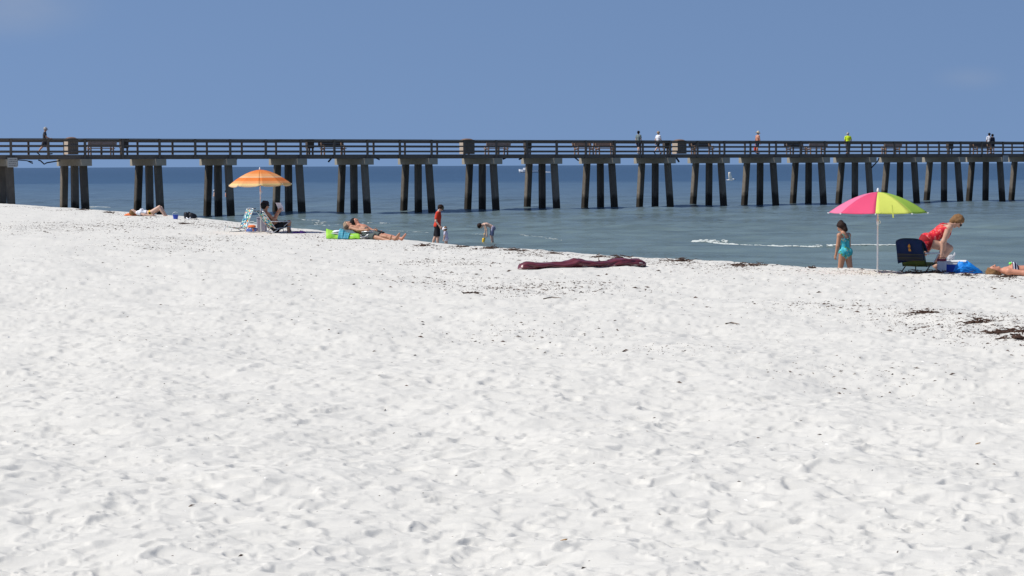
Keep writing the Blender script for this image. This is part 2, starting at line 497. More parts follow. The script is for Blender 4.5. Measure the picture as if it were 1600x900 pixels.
# breaker: a low ridge rolling in along the shore
BA, BB = atz(1077, 374, 0)[:2], atz(1400, 391, 0)[:2]
bdir = (BB - BA) / np.linalg.norm(BB - BA); bnor = np.array([-bdir[1], bdir[0]])
if bnor[1] < 0: bnor = -bnor
BLEN = np.linalg.norm(BB - BA)
def sea_z(X, Y):
    z = np.zeros(np.shape(X))
    q = np.random.default_rng(3)
    for k in range(22):
        lam = 0.9 * 1.16 ** k
        a = 0.75 + q.normal(0, .5); ph = q.uniform(0, 6.28)
        amp = min(0.0065 * lam ** .75, .03)
        z = z + amp * np.sin((X * math.cos(a) + Y * math.sin(a)) * 6.283 / lam + ph + .8 * np.sin(X * .13 + Y * .21 + ph))
    z *= np.clip((Y - 40) / 60, .5, 1)
    u = (X - BA[0]) * bdir[0] + (Y - BA[1]) * bdir[1]; v = (X - BA[0]) * bnor[0] + (Y - BA[1]) * bnor[1]
    env = np.clip((u + 1) / 2, 0, 1) * np.clip((BLEN + 6 - u) / 6, 0, 1)
    vv = v + .25 * np.sin(u * .7)
    z = z + .15 * env * np.where(vv < 0, np.exp(-(vv / .35) ** 2), np.exp(-(vv / 1.3) ** 2))
    return z
def build_sea():
    U = np.linspace(-0.46, 0.46, 420)
    R = np.concatenate([np.arange(40, 110, .22), np.arange(110, 210, .6), 210 * 1.035 ** np.arange(0, 140)])
    YY, UU = np.meshgrid(R, U, indexing='ij')
    XX = UU * YY
    Z = sea_z(XX, YY) * np.clip((600 - YY) / 350, 0, 1)
    me = grid_mesh('sea', np.stack([XX, YY, Z], -1), sea_mat)
    o = bpy.data.objects.new('sea', me); COL.objects.link(o); o['kind'] = 'structure'
    o['label'] = 'calm blue green sea out to the horizon'
    # open water outside the finely modelled wedge
    v, f = [], []
    for sgn in (-1, 1):
        n = len(v)
        v += [(sgn * .459 * 30, 30, -.03), (sgn * .459 * 25000, 25000, -.03), (sgn * 40000, 25000, -.03), (sgn * 40000, 30, -.03)]
        f.append((n, n + 1, n + 2, n + 3) if sgn < 0 else (n + 3, n + 2, n + 1, n))
    s = obj('open_water', (v, f), sea_mat); s['kind'] = 'structure'
build_sea()
# ------------------------------------------------------------------ PIER
wood = mat('weathered_dark_timber', (.125, .105, .088), .85, .3, 6, .3)
wood_b = mat('weathered_brown_timber', (.20, .165, .135), .85, .25, 6, .3)
def pile_material():
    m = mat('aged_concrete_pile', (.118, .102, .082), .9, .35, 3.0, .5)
    t = m.node_tree; b = t.nodes['Principled BSDF']
    src = b.inputs['Base Color'].links[0].from_socket
    g = t.nodes.new('ShaderNodeNewGeometry'); s = t.nodes.new('ShaderNodeSeparateXYZ'); t.links.new(g.outputs['Position'], s.inputs[0])
    n = t.nodes.new('ShaderNodeTexNoise'); n.inputs['Scale'].default_value = 1.4; t.links.new(g.outputs['Position'], n.inputs['Vector'])
    a = t.nodes.new('ShaderNodeMath'); a.operation = 'MULTIPLY_ADD'; a.inputs[1].default_value = -1.2; t.links.new(n.outputs[0], a.inputs[0]); t.links.new(s.outputs[2], a.inputs[2])
    r = t.nodes.new('ShaderNodeMapRange'); r.inputs[1].default_value = 0.15; r.inputs[2].default_value = 0.5; t.links.new(a.outputs[0], r.inputs[0])
    x = t.nodes.new('ShaderNodeMix'); x.data_type = 'RGBA'; x.inputs[6].default_value = (.030, .024, .017, 1)   # barnacles and weed in the tide zone
    oi = t.nodes.new('ShaderNodeObjectInfo')                      # every pile has weathered a little differently
    vr = t.nodes.new('ShaderNodeMapRange'); vr.inputs[3].default_value = .65; vr.inputs[4].default_value = 1.45; t.links.new(oi.outputs['Random'], vr.inputs[0])
    vs = t.nodes.new('ShaderNodeVectorMath'); vs.operation = 'SCALE'; t.links.new(src, vs.inputs[0]); t.links.new(vr.outputs[0], vs.inputs['Scale'])
    # pale scars and lime runs down the faces
    sc_ = t.nodes.new('ShaderNodeTexNoise'); sc_.inputs['Scale'].default_value = 2.2; sc_.inputs['Detail'].default_value = 3
    mq = t.nodes.new('ShaderNodeMapping'); mq.inputs['Scale'].default_value = (2.5, 2.5, .35); t.links.new(g.outputs['Position'], mq.inputs[0]); t.links.new(mq.outputs[0], sc_.inputs['Vector'])
    sr = t.nodes.new('ShaderNodeMapRange'); sr.inputs[1].default_value = .60; sr.inputs[2].default_value = .72; sr.inputs[4].default_value = .55; t.links.new(sc_.outputs[0], sr.inputs[0])
    sm = t.nodes.new('ShaderNodeMix'); sm.data_type = 'RGBA'; sm.inputs[7].default_value = (.24, .20, .15, 1)
    t.links.new(sr.outputs[0], sm.inputs[0]); t.links.new(vs.outputs[0], sm.inputs[6])
    t.links.new(r.outputs[0], x.inputs[0]); t.links.new(sm.outputs[2], x.inputs[7]); t.links.new(x.outputs[2], b.inputs['Base Color'])
    return m
pile_mat = pile_material()
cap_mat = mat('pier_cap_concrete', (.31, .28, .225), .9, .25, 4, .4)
sign_mat = mat('weathered_sign_board', (.42, .42, .40), .7, .1, 10)
ink = mat('faded_sign_print', (.16, .16, .16), .8)

PZ0 = 130.17
Q0 = at(143.6, 250, PZ0)[:2]
_th = math.radians(32.69)
pe = np.array([math.cos(_th), math.sin(_th), 0]); pn = np.array([-math.sin(_th), math.cos(_th), 0]); pz = np.array([0, 0, 1.0])
def PP(s, o, z):                     # along the pier, inward from the face of the caps, height
    return np.array([Q0[0], Q0[1], 0]) + pe * s + pn * o + pz * z
def s_of(px, o=0.0):                 # where along the pier a sight line crosses the plane at offset o
    d = ray(px, 248)
    b = np.array([Q0[0], Q0[1]]) + pn[:2] * o
    A = np.array([[d[0], -pe[0]], [d[1], -pe[1]]])
    return float(np.linalg.solve(A, b)[1])
DECK, CAPW = 4.10, 4.5
edges = [28.0, 143.6, 259.9, 370, 479.8, 584, 684, 785, 878.7, 969.7, 1056, 1140.6, 1221, 1297, 1369.7, 1440.8, 1509, 1575]
bents = [s_of(x) - 0.36 for x in edges]
S0, S1 = bents[0] - 5.3 * 2, bents[-1] + 5.3 * 3
bents = [bents[0] - 10.5, bents[0] - 5.25] + bents + [bents[-1] + 5.25, bents[-1] + 10.5]
pier = root('fishing_pier', 'long grey timber fishing pier on slanting concrete piles running out over the sea', 'pier', PP(0, 2.2, 0))
PB = RL[pier.name]
def rep(name, me, c):                # another copy of a part that shares its mesh
    o = bpy.data.objects.new(name, me); o.location = (np.asarray(c) - PB).tolist(); link(o, pier)
    return o
O3 = np.zeros(3)
cap_me = mesh_of('pile_cap', *box(O3, pe, pn, pz, .36, CAPW / 2, .22), cap_mat)
def pile_shape(b):                   # b: outward lean
    top, bot = 3.40, -1.3
    r = .215
    v = []
    for z in (bot, top):
        o = b * (top - z)
        for sx, sy in ((-1, -1), (1, -1), (1, 1), (-1, 1)):
            for qx, qy in (((1, .8), (.8, 1)) if sx * sy > 0 else ((.8, 1), (1, .8))):
                v.append(pe * sx * r * qx + pn * (sy * r * qy + o) + pz * z)
    # keep the octagon in order
    ang = [math.atan2(np.dot(p, pn) - b * (top - bot), np.dot(p, pe)) for p in v[:8]]
    order = np.argsort(ang)
    v = [v[i] for i in order] + [v[8 + i] for i in order]
    f = [tuple(range(7, -1, -1)), tuple(range(8, 16))] + [(k, (k + 1) % 8, 8 + (k + 1) % 8, 8 + k) for k in range(8)]
    return np.array(v), f
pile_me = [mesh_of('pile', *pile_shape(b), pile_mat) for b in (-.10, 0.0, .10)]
for s in bents:
    rep('pile_cap', cap_me, PP(s, CAPW / 2, 3.61))
    for k, o in ((0, .13), (1, .49), (2, .87)):
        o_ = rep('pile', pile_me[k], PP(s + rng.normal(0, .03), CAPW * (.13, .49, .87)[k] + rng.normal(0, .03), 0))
        o_.rotation_euler = (rng.normal(0, .004), rng.normal(0, .004), rng.normal(0, .03))
# deck boards, edge beams, railings
dv = []
for k in range(int((S1 - S0) / .15)):
    dv.append(box(PP(S0 + k * .15, 2.25, DECK - .03), pe, pn, pz, .070, 1.90, .025))
deck = obj('deck_boards', join(*dv), wood_b, pier); deck['kind'] = 'stuff'
NEAR, FAR = .33, 4.17
mid = []
for a, b in zip(bents[:-1], bents[1:]):
    mid += [a, (a + b) / 2]
mid.append(bents[-1])
post_me = mesh_of('rail_post', *box(O3, pe, pn, pz, .075, .045, .66), wood)
post_far = mesh_of('rail_post', *box(O3, pe, pn, pz, .065, .045, .50), wood)
for s in mid:
    rep('rail_post', post_me, PP(s, NEAR - .085, DECK + .39))
    rep('rail_post', post_far, PP(s + .1, FAR + .10, DECK + .53))
for side, o in ((0, NEAR), (1, FAR)):
    for i in range(0, len(mid) - 1):
        a, b = mid[i], mid[i + 1]
        L = (b - a) / 2 - .004; c = (a + b) / 2
        obj('edge_beam', box(PP(c, o, DECK - .135), pe, pn, pz, L, .04, .135 + .004 * (i % 2)), wood, pier)
        if i % 2 == 0:
            b2 = mid[min(i + 2, len(mid) - 1)]
            L2 = (b2 - a) / 2 - .005; c2 = (a + b2) / 2
            sg = 1 if side == 0 else -1
            jit = .006 * math.sin(i * 2.3)
            obj('top_rail', box(PP(c2, o - sg * .06, DECK + 1.035 + jit), pe, pn, pz, L2, .11, .022), wood, pier)
            obj('rail_board', box(PP(c2, o - sg * .015, DECK + .93 + jit), pe, pn, pz, L2, .024, .075), wood, pier)
            obj('rail_board', box(PP(c2, o - sg * .015, DECK + .585 + jit), pe, pn, pz, L2, .024, .052), wood, pier)
            obj('rail_board', box(PP(c2, o - sg * .015, DECK + .225 - jit), pe, pn, pz, L2, .024, .055), wood, pier)
for s in bents:                      # stringers under the deck
    pass
for o in (1.3, 2.25, 3.2):
    obj('stringer', box(PP((S0 + S1) / 2, o, 3.95), pe, pn, pz, (S1 - S0) / 2, .06, .118), wood, pier)
def on_face(px, py, o=-.02):         # point of the pier's long face at offset o seen at a pixel
    s = s_of(px, o); p = PP(s, o, 0); d = ray(px, py)
    return np.array([p[0], p[1], CAMZ + d[2] * p[1]])
pipe_mat = mat('black_corroded_pipe', (.02, .022, .025), .6)
for name, pts, r in (('drain_pipe', [(27, 250), (42, 251), (51, 255.5), (50, 252.5), (44, 251.5)], .035), ('drain_pipe', [(60, 250.3), (63, 251), (69, 256.5), (73, 254.3), (94, 251)], .045),
                     ('pipe_bracket', [(513, 253), (518, 247)], .06), ('pipe_bracket', [(588, 247), (593, 249.5)], .05), ('pipe_bracket', [(786, 248.5), (790, 246.5)], .07),
                     ('pipe_bracket', [(898, 246), (904, 251)], .05), ('pipe_bracket', [(1056, 245.5), (1061, 253)], .07), ('drain_pipe', [(1373.5, 247), (1372, 251), (1362, 262)], .05),
                     ('pipe_bracket', [(366, 248), (370, 249.5)], .06), ('pipe_bracket', [(811, 249), (815, 247.5)], .06)):
    obj(name, tube([on_face(x, y, .8 if r > .05 else .25) for x, y in pts], r, 6), pipe_mat, pier)

# notice boards screwed to two caps
def pier_sign(pxl, pxr, pyt, pyb, label):
    o = -.03
    a, b, c, d = on_face(pxl, pyt, o), on_face(pxr, pyt, o), on_face(pxr, pyb, o), on_face(pxl, pyb, o)
    ctr = (a + b + c + d) / 4
    hx = np.linalg.norm(b - a) / 2 * .985; hz = (a[2] - d[2]) / 2
    R = root('notice_board', label, 'sign', ctr)
    obj('board', box(ctr, pe, pn, pz, hx, .015, hz), sign_mat, R)
    rr = np.random.default_rng(int(pxl))
    rows = []
    for k in range(4):               # print too worn to read
        z = hz * (.62 - .4 * k)
        x = -hx * .75
        while x < hx * .7:
            w = rr.uniform(.03, .10)
            rows.append(box(ctr + pe * (x + w / 2) + pz * z - pn * .018, pe, pn, pz, w / 2, .002, .022)); x += w + .03
    obj('worn_print', join(*rows), ink, R)
pier_sign(11.5, 27, 246.5, 261.5, 'small pale notice board with worn print on the cap over the shoreward piles')
pier_sign(1567, 1575.5, 243, 252.5, 'small grey notice board on a pier cap far out over the sea')

# things on the deck
bench_dark = mat('bench_dark_timber', (.07, .058, .05), .8, .25, 8)
bench_pale = mat('bench_weathered_timber', (.30, .23, .19), .85, .25, 8)
bench_leg = mat('bench_tan_timber', (.33, .22, .15), .85, .2, 8)
def bench(px0, px1, o, away, m, mleg, label, legs=True):
    s0, s1 = s_of(px0, o), s_of(px1, o)
    c = (s0 + s1) / 2; h = (s1 - s0) / 2
    sg = 1 if away else -1           # away: sitters look out over the far side, we see the back
    R = root('pier_bench', label, 'bench', PP(c, o, DECK), 'benches along the pier')
    for k in range(3):
        obj('seat_board', box(PP(c, o + sg * (.10 + .15 * k), DECK + .44), pe, pn, pz, h * .94, .066, .025), m, R)
    for k in range(3):
        obj('backrest_board', box(PP(c, o - sg * (.06 + .02 * k), DECK + .585 + .125 * k), pe, pn, pz, h, .02, .0605), m, R)
    for t in (-.78, .78):
        x = c + h * t
        g = [box(PP(x, o - sg * .02, DECK + .42), pe, pn, pz, .045, .035, .42), box(PP(x, o + sg * .44, DECK + .31), pe, pn, pz, .045, .035, .31),
             box(PP(x, o + sg * .21, DECK + .64), pe, pn, pz, .05, .30, .022), box(PP(x, o + sg * .21, DECK + .38), pe, pn, pz, .04, .19, .04)]
        obj('leg_frame', join(*g), mleg, R)
bench(137, 182, 2.0, True, bench_pale, bench_pale, 'pale grey bench on the pier between the shoreward brown bin and a dark box')
bench(498, 538, 1.6, False, bench_dark, bench_leg, 'dark bench with tan legs on the pier just seaward of a dark box on legs')
bench(759, 797, 1.6, True, bench_pale, bench_pale, 'weathered bench on the pier just right of the middle brown bin')
bench(895, 925, 1.6, False, bench_leg, bench_leg, 'reddish brown bench on the pier, shoreward one of a touching pair')
bench(928, 958, 1.6, False, bench_leg, bench_leg, 'reddish brown bench on the pier, seaward one of a touching pair')
bench(1077, 1112, 1.6, False, bench_dark, bench_leg, 'dark bench with tan legs just right of the seaward brown bin')
bench(1226, 1256, 1.6, False, bench_dark, bench_pale, 'dark bench with pale legs on the pier beyond the man in the straw hat')
bench(1263, 1292, 1.6, True, bench_pale, bench_leg, 'weathered bench on the pier shoreward of the person in neon yellow')
bench(1381, 1408, 1.6, True, bench_pale, bench_leg, 'weathered bench on the pier seaward of the person in neon yellow')
bench(1518, 1546, 1.6, False, bench_dark, bench_leg, 'dark bench with tan legs beside the standing couple on the pier')

bin_side = mat('sunlit_bin_panel', (.46, .38, .30), .8, .15, 6)  # sides paler than the brown front: sunlight put into the colour
bin_front = mat('brown_bin_panel', (.17, .135, .11), .8, .2, 6)
bin_lid = mat('brown_bin_lid', (.20, .125, .09), .6)
def kiosk(px0, px1, label):
    o = .75
    s0, s1 = s_of(px0, o - .3), s_of(px1, o - .3)
    c = (s0 + s1) / 2; h = (s1 - s0) / 2
    R = root('waste_bin', label, 'bin', PP(c, o, DECK), 'brown bins along the pier')
    for k in range(4):
        obj('front_panel', box(PP(c - h * .75 + h * .5 * k, o - .335, DECK + .53), pe, pn, pz, h * .235, .018, .50), bin_front, R)
    obj('side_panel', box(PP(c - h, o, DECK + .53), pn, -pe, pz, .34, .018, .50), bin_side, R)
    obj('side_panel', box(PP(c + h, o, DECK + .53), pn, -pe, pz, .34, .018, .50), bin_side, R)
    obj('back_panel', box(PP(c, o + .335, DECK + .53), pe, pn, pz, h, .018, .50), bin_front, R)
    V = np.array([[PP(c + h * 1.04 * x, o + .36 * y, DECK + 1.03 + .11 * (1 - abs(x) ** 2.5) * (1 - abs(y) ** 4)) for x in np.linspace(-1, 1, 9)] for y in np.linspace(-1, 1, 5)])
    obj('lid', sheet(V, .03), bin_lid, R, True)
kiosk(106.5, 122, 'brown boxed waste bin with rounded lid, nearest the shore of the three on the pier')
kiosk(725.5, 741, 'brown boxed waste bin with rounded lid in the middle of the pier')
kiosk(1058.5, 1072, 'brown boxed waste bin with rounded lid beyond the two walking men')
def legbox(px0, px1, label):
    o = .62
    s0, s1 = s_of(px0, o), s_of(px1, o)
    c = (s0 + s1) / 2; h = (s1 - s0) / 2
    R = root('utility_box', label, 'box', PP(c, o, DECK), 'dark boxes on legs along the pier')
    obj('body', box(PP(c, o, DECK + .72), pe, pn, pz, h, .16, .29), bench_dark, R)
    obj('lid', box(PP(c, o, DECK + 1.02), pe, pn, pz, h * 1.05, .18, .012), wood, R)
    for t in (-.85, .85):
        obj('leg', box(PP(c + h * t, o, DECK + .215), pe, pn, pz, .05, .05, .215), wood, R)
legbox(188, 200, 'dark grey box on two legs next to the shoreward pale bench')
legbox(479, 489.5, 'dark box on two legs behind the rail above the orange umbrella')
legbox(819.5, 829, 'dark box on two legs behind the rail above the distant boat')
legbox(1037, 1046.5, 'dark box on two legs beside the man in the white shirt')
legbox(1480, 1487.5, 'dark box on two legs far out on the pier')
# ------------------------------------------------------------------ PEOPLE: smooth bodies grown from tapered limbs
def surface_nets(fn, lo, hi, h):
    n = np.ceil((hi - lo) / h).astype(int) + 1
    ax = [lo[i] + h * np.arange(n[i]) for i in range(3)]
    G = np.stack(np.meshgrid(*ax, indexing='ij'), -1)
    D = fn(G.reshape(-1, 3)).reshape(n)
    s = D < 0
    cells = np.zeros(tuple(n - 1), int)
    acc = np.zeros(tuple(n - 1) + (3,)); cnt = np.zeros(tuple(n - 1))
    corners = [(i, j, k) for i in (0, 1) for j in (0, 1) for k in (0, 1)]
    def sl(a, c): return a[tuple(slice(c[i], n[i] - 1 + c[i]) for i in range(3))]
    for c in corners:
        for d in range(3):
            if c[d]: continue
            e = list(c); e[d] = 1
            a, b = sl(D, c), sl(D, e)
            m = (a < 0) != (b < 0)
            t = np.where(m, a / np.where(m, a - b, 1), 0)
            p = np.zeros(acc.shape); p[...] = np.array(c, float); p[..., d] += t
            acc += p * m[..., None]; cnt += m
    act = cnt > 0
    idx = np.full(act.shape, -1); idx[act] = np.arange(act.sum())
    base = np.argwhere(act)
    V = lo + (base + acc[act] / cnt[act][:, None]) * h
    F = []
    for d in range(3):
        u, v = (d + 1) % 3, (d + 2) % 3
        e = [0, 0, 0]; e[d] = 1
        A = D[tuple(slice(0, n[i] - e[i]) for i in range(3))]; B = D[tuple(slice(e[i], n[i]) for i in range(3))]
        P = np.argwhere((A < 0) != (B < 0))
        P = P[(P[:, u] > 0) & (P[:, v] > 0) & (P[:, u] < n[u] - 1) & (P[:, v] < n[v] - 1)]
        if not len(P): continue
        du = np.zeros(3, int); du[u] = 1; dv = np.zeros(3, int); dv[v] = 1
        q = np.stack([idx[tuple((P - du - dv).T)], idx[tuple((P - dv).T)], idx[tuple(P.T)], idx[tuple((P - du).T)]], 1)
        flip = D[tuple(P.T)] >= 0
        q[flip] = q[flip][:, ::-1]
        F.append(q[(q >= 0).all(1)])
    return V, np.concatenate(F).tolist()

def limb(a, b, ra, rb, flat=1.0, fd=None, ext=None):
    return (np.asarray(a, float), np.asarray(b, float), ra, rb, flat, None if fd is None else unit(fd), ext)
def limb_d(P, L, infl=0.0):
    a, b, ra, rb, flat, fd, ext = L
    p = P - a; ba = b - a
    if fd is not None and flat != 1:
        p = p + (1 / flat - 1) * (p @ fd)[:, None] * fd
        ba = ba + (1 / flat - 1) * (ba @ fd) * fd
    t = np.clip(p @ ba / max(ba @ ba, 1e-9), 0, 1)
    d = np.linalg.norm(p - t[:, None] * ba, axis=1) - (ra + (rb - ra) * t)
    if fd is not None: d = d * (flat + (1 - flat) * .4)
    return d - infl
def smin(a, b, k):
    h = np.maximum(k - np.abs(a - b), 0) / k
    return np.minimum(a, b) - h * h * k * .25
def field(limbs, k=.03, infl=0.0, clips=()):
    def fn(P):
        d = None
        for L in limbs:
            e = limb_d(P, L, infl)
            d = e if d is None else smin(d, e, k)
        for c, n in clips:               # keep the side the normal points away from
            d = np.maximum(d, (P - np.asarray(c)) @ unit(n))
        return d
    return fn
def grow(limbs, h, k=.03, infl=0.0, clips=()):
    pts = np.array([q for L in limbs for q in (L[0] - max(L[2], L[3]), L[0] + max(L[2], L[3]), L[1] - max(L[2], L[3]), L[1] + max(L[2], L[3]))])
    lo, hi = pts.min(0) - infl - 3 * h, pts.max(0) + infl + 3 * h
    return surface_nets(field(limbs, k, infl, clips), lo, hi, h)

def pose(H=1.7, az=0, lean=0, legs=((0, 0), (0, 0)), arms=((0, 0, .12), (0, 0, .12)), head=0, yaw=0, tilt=0, pel=None, curl=0.0, feet=None, build=1.0, stance=.09, turn=0, headscale=1.0):
    """joints of a body; angles in degrees in its own sagittal plane (0 = hanging down, 90 = forward); local coordinates, pelvis above the origin"""
    k = H / 1.7
    R = math.radians
    F = np.array([math.cos(R(az)), math.sin(R(az)), 0]); U = np.array([0, 0, 1.0]); S = np.array([-math.sin(R(az)), math.cos(R(az)), 0])   # S = the body's left
    dirv = lambda a, out=0.0, sd=1: unit(math.sin(R(a)) * F - math.cos(R(a)) * U + out * sd * S)
    up = lambda t: unit(math.sin(R(t)) * F + math.cos(R(t)) * U)
    J = {'F': F, 'S': S, 'k': k, 'H': H, 'b': build}
    t = lean
    p = np.array([0, 0, 0.0])
    J['pelvis'] = p
    J['waist'] = p + up(t * (1 - .3 * curl)) * .15 * k
    J['chest'] = J['waist'] + up(t) * .18 * k
    tt = t * (1 + .25 * curl)
    J['neck'] = J['chest'] + up(tt) * .17 * k
    J['tf'] = unit(math.cos(R(t)) * F - math.sin(R(t)) * U)
    ht = tt + head
    hu = up(ht); hf = unit(math.cos(R(ht)) * F - math.sin(R(ht)) * U)
    hf = unit(hf * math.cos(R(yaw)) + S * math.sin(R(yaw)))
    J['hu'], J['hf'], J['hs'] = hu, hf, np.cross(hu, hf)
    J['head'] = J['neck'] + unit(hu + up(tt)) * .09 * k + hu * .085 * k * headscale
    J['hk'] = k * headscale
    S2 = unit(S * math.cos(R(turn)) + F * math.sin(R(turn)))
    J['S2'] = S2
    sho = J['chest'] + up(tt) * .115 * k
    for i, sd in ((0, 1), (1, -1)):
        a1, a2 = legs[i][:2]
        out = legs[i][2] if len(legs[i]) > 2 else .0
        J['hip', i] = p + S * sd * stance * k - up(t) * .03 * k
        J['knee', i] = J['hip', i] + dirv(a1, out, sd) * .42 * k
        J['ankle', i] = J['knee', i] + dirv(a2, out * .5, sd) * .40 * k
        fa = (a2 + 80) if feet is None else feet[i]
        J['toe', i] = J['ankle', i] + unit(dirv(fa) + .15 * sd * S) * .17 * k - unit(-dirv(a2)) * .035 * k
        J['heel', i] = J['ankle', i] + dirv(a2) * .045 * k
        b1, b2 = arms[i][:2]; ou = arms[i][2] if len(arms[i]) > 2 else .12
        o2 = arms[i][3] if len(arms[i]) > 3 else ou * .3
        J['sh', i] = sho + S2 * sd * .165 * k * (.5 + .5 * build)
        J['el', i] = J['sh', i] + dirv(b1, ou, sd) * .285 * k
        J['wr', i] = J['el', i] + dirv(b2, o2, sd) * .245 * k
        J['hd', i] = unit(J['wr', i] - J['el', i])
    if pel is None:
        low = min(min(J['heel', i][2], J['toe', i][2]) for i in (0, 1)) - .03 * k
        pel = -low
    for q in list(J):
        v = J[q]
        if isinstance(v, np.ndarray) and q not in ('F', 'S', 'tf', 'hu', 'hf', 'hs', 'S2') and not (isinstance(q, tuple) and q[0] == 'hd'):
            J[q] = v + np.array([0, 0, pel])
    return J

def body_limbs(J, female=False, belly=0.0, hands=True):
    k, b = J['k'], J['b']
    tf = J['tf']; L = {}
    w = .95 if female else 1.0
    L['torso'] = [limb(J['pelvis'] - unit(J['waist'] - J['pelvis']) * .02 * k, J['waist'], (.158 if female else .145) * k * b, .125 * k * b * w, .74, tf),
                  limb(J['waist'], J['chest'], .125 * k * b * w, .145 * k * b * w, .72, tf),
                  limb(J['chest'], J['chest'] * .35 + J['neck'] * .65, .145 * k * b * w, .105 * k * b, .66, tf)]
    for i in (0, 1):
        L['torso'].append(limb(J['chest'] * .3 + J['neck'] * .7, J['sh', i], .06 * k, .056 * k * b))
        if female: L['torso'].append(limb(J['chest'] + tf * .085 * k * b + J['S2'] * (.07 if i == 0 else -.07) * k, J['chest'] + tf * .10 * k * b + J['S2'] * (.07 if i == 0 else -.07) * k, .058 * k * b, .05 * k * b))
    bum = J['pelvis'] * .85 - tf * .055 * k * b
    for i in (0, 1):
        L['torso'].append(limb(J['pelvis'] - tf * (.05 if female else .022) * k * b + J['S'] * (.065 if i == 0 else -.065) * k * b, J['hip', i] - tf * (.04 if female else .022) * k * b, .095 * k * b, .09 * k * b))
    if belly: L['torso'].append(limb(J['waist'] + tf * .07 * k, J['pelvis'] * .4 + J['waist'] * .6 + tf * .07 * k, .10 * k * belly, .10 * k * belly))
    L['head'] = [limb(J['neck'] - J['hu'] * .02 * k, J['head'] - J['hu'] * .03 * k, .056 * k * (.85 if female else 1), .05 * k),
                 limb(J['head'] + J['hu'] * .025 * J['hk'] - J['hf'] * .018 * J['hk'], J['head'] + J['hu'] * .02 * J['hk'] + J['hf'] * .018 * J['hk'], .088 * J['hk'], .082 * J['hk'], .86, J['hs']),
                 limb(J['head'] - J['hu'] * .045 * J['hk'] + J['hf'] * .02 * J['hk'], J['head'] - J['hu'] * .085 * J['hk'] + J['hf'] * .058 * J['hk'], .062 * J['hk'], .03 * J['hk']),
                 limb(J['head'] + J['hu'] * .012 * J['hk'] + J['hf'] * .09 * J['hk'], J['head'] - J['hu'] * .022 * J['hk'] + J['hf'] * .112 * J['hk'], .009 * J['hk'], .015 * J['hk'])]
    for sd in (1, -1):
        e = J['head'] + J['hs'] * sd * .08 * J['hk'] - J['hf'] * .008 * J['hk']
        L['head'].append(limb(e + J['hu'] * .02 * J['hk'], e - J['hu'] * .02 * J['hk'], .018 * J['hk'], .013 * J['hk'], .6, J['hs']))
    for i in (0, 1):
        bb = b * (1.08 if female else 1)
        mid = J['knee', i] * .62 + J['ankle', i] * .38
        back = unit(np.cross(J['ankle', i] - J['knee', i], J['S']))
        bend = unit((J['hip', i] + J['ankle', i]) / 2 - J['knee', i] + 1e-4 * back)
        L['thigh', i] = [limb(J['hip', i], J['knee', i], .088 * k * bb, .056 * k * bb)]
        L['shin', i] = [limb(J['knee', i], J['ankle', i], .052 * k * bb, .036 * k * b), limb(J['knee', i] * .8 + J['ankle', i] * .2 + bend * .012 * k, mid + bend * .015 * k, .050 * k * bb, .045 * k * bb),
                        limb(J['ankle', i], J['heel', i] - unit(J['toe', i] - J['ankle', i]) * .03 * k, .036 * k, .032 * k), limb(J['heel', i], J['toe', i], .038 * k, .028 * k)]
        L['uarm', i] = [limb(J['sh', i], J['el', i], .050 * k * bb, .039 * k * bb)]
        L['farm', i] = [limb(J['el', i], J['wr', i], .040 * k * bb, .026 * k * b)]
        h = J['hd', i]
        L['palm', i] = [limb(J['wr', i], J['wr', i] + h * .075 * k, .026 * k, .034 * k, .6, J['S'])]
    return L

def hand_geo(J, i, curl=25, spread=.024):
    """four unequal bent fingers and a thumb on the palm of arm i"""
    k = J['k']; h = J['hd', i]; sd = 1 if i == 0 else -1
    wdir = unit(J['F'] - h * np.dot(J['F'], h)) if abs(np.dot(J['F'], h)) < .95 else unit(np.array([0, 0, 1.0]) - h * h[2])
    c = unit(np.cross(wdir, h)) * sd                      # toward the palm side
    if np.dot(c, J['S']) * sd > 0: c = -c
    gs = []
    for n, (o, ln) in enumerate(((1.4, .070), (.5, .080), (-.4, .075), (-1.3, .058))):
        p = J['wr', i] + h * .078 * k + wdir * spread * o * .8 * k
        pts, a = [p - h * .02 * k], math.radians(curl * .35)
        for q in range(3):
            d = h * math.cos(a) + c * math.sin(a) + wdir * o * .06
            p = p + d * ln / 3 * k; pts.append(p); a += math.radians(curl * (.7 + .1 * n))
        gs.append(tube(pts, [.0105 * k, .0105 * k, .0095 * k, .007 * k], 5))
    p = J['wr', i] + h * .03 * k + wdir * .024 * k
    gs.append(tube([p, p + (h * .6 + wdir * .75 + c * .2) * .035 * k, p + (h * 1.35 + wdir * .85 + c * .5) * .042 * k], [.014 * k, .0115 * k, .008 * k], 5))
    return join(*gs)

skin_fair = mat('fair_skin', (.62, .40, .30), .55, .06, 20)
skin_tan = mat('tanned_skin', (.45, .23, .14), .5, .08, 20)
skin_light_tan = mat('light_tanned_skin', (.54, .32, .225), .55, .07, 20)
skin_red = mat('sunburnt_skin', (.55, .25, .16), .5, .08, 20)
skin_dark = mat('deep_tanned_skin', (.33, .165, .10), .5, .08, 20)
hair_brown = mat('dark_brown_hair', (.030, .018, .014), .5, .5, 60, .5, spec=.08)
hair_black = mat('black_hair', (.014, .012, .012), .5, .5, 60, .5, spec=.08)
hair_grey = mat('grey_hair', (.36, .34, .32), .6, .35, 60, .5, spec=.08)
hair_sandy = mat('sandy_brown_hair', (.21, .115, .052), .6, .45, 70, .5, spec=.08)
hair_light = mat('greying_fair_hair', (.33, .24, .16), .6, .4, 60, .5, spec=.08)
eye_mat = mat('eye', (.03, .02, .02), .2)
lip_mat = mat('lips', (.42, .14, .12), .5)
dark_glass = mat('sunglass_lens', (.01, .01, .012), .15, spec=.6)

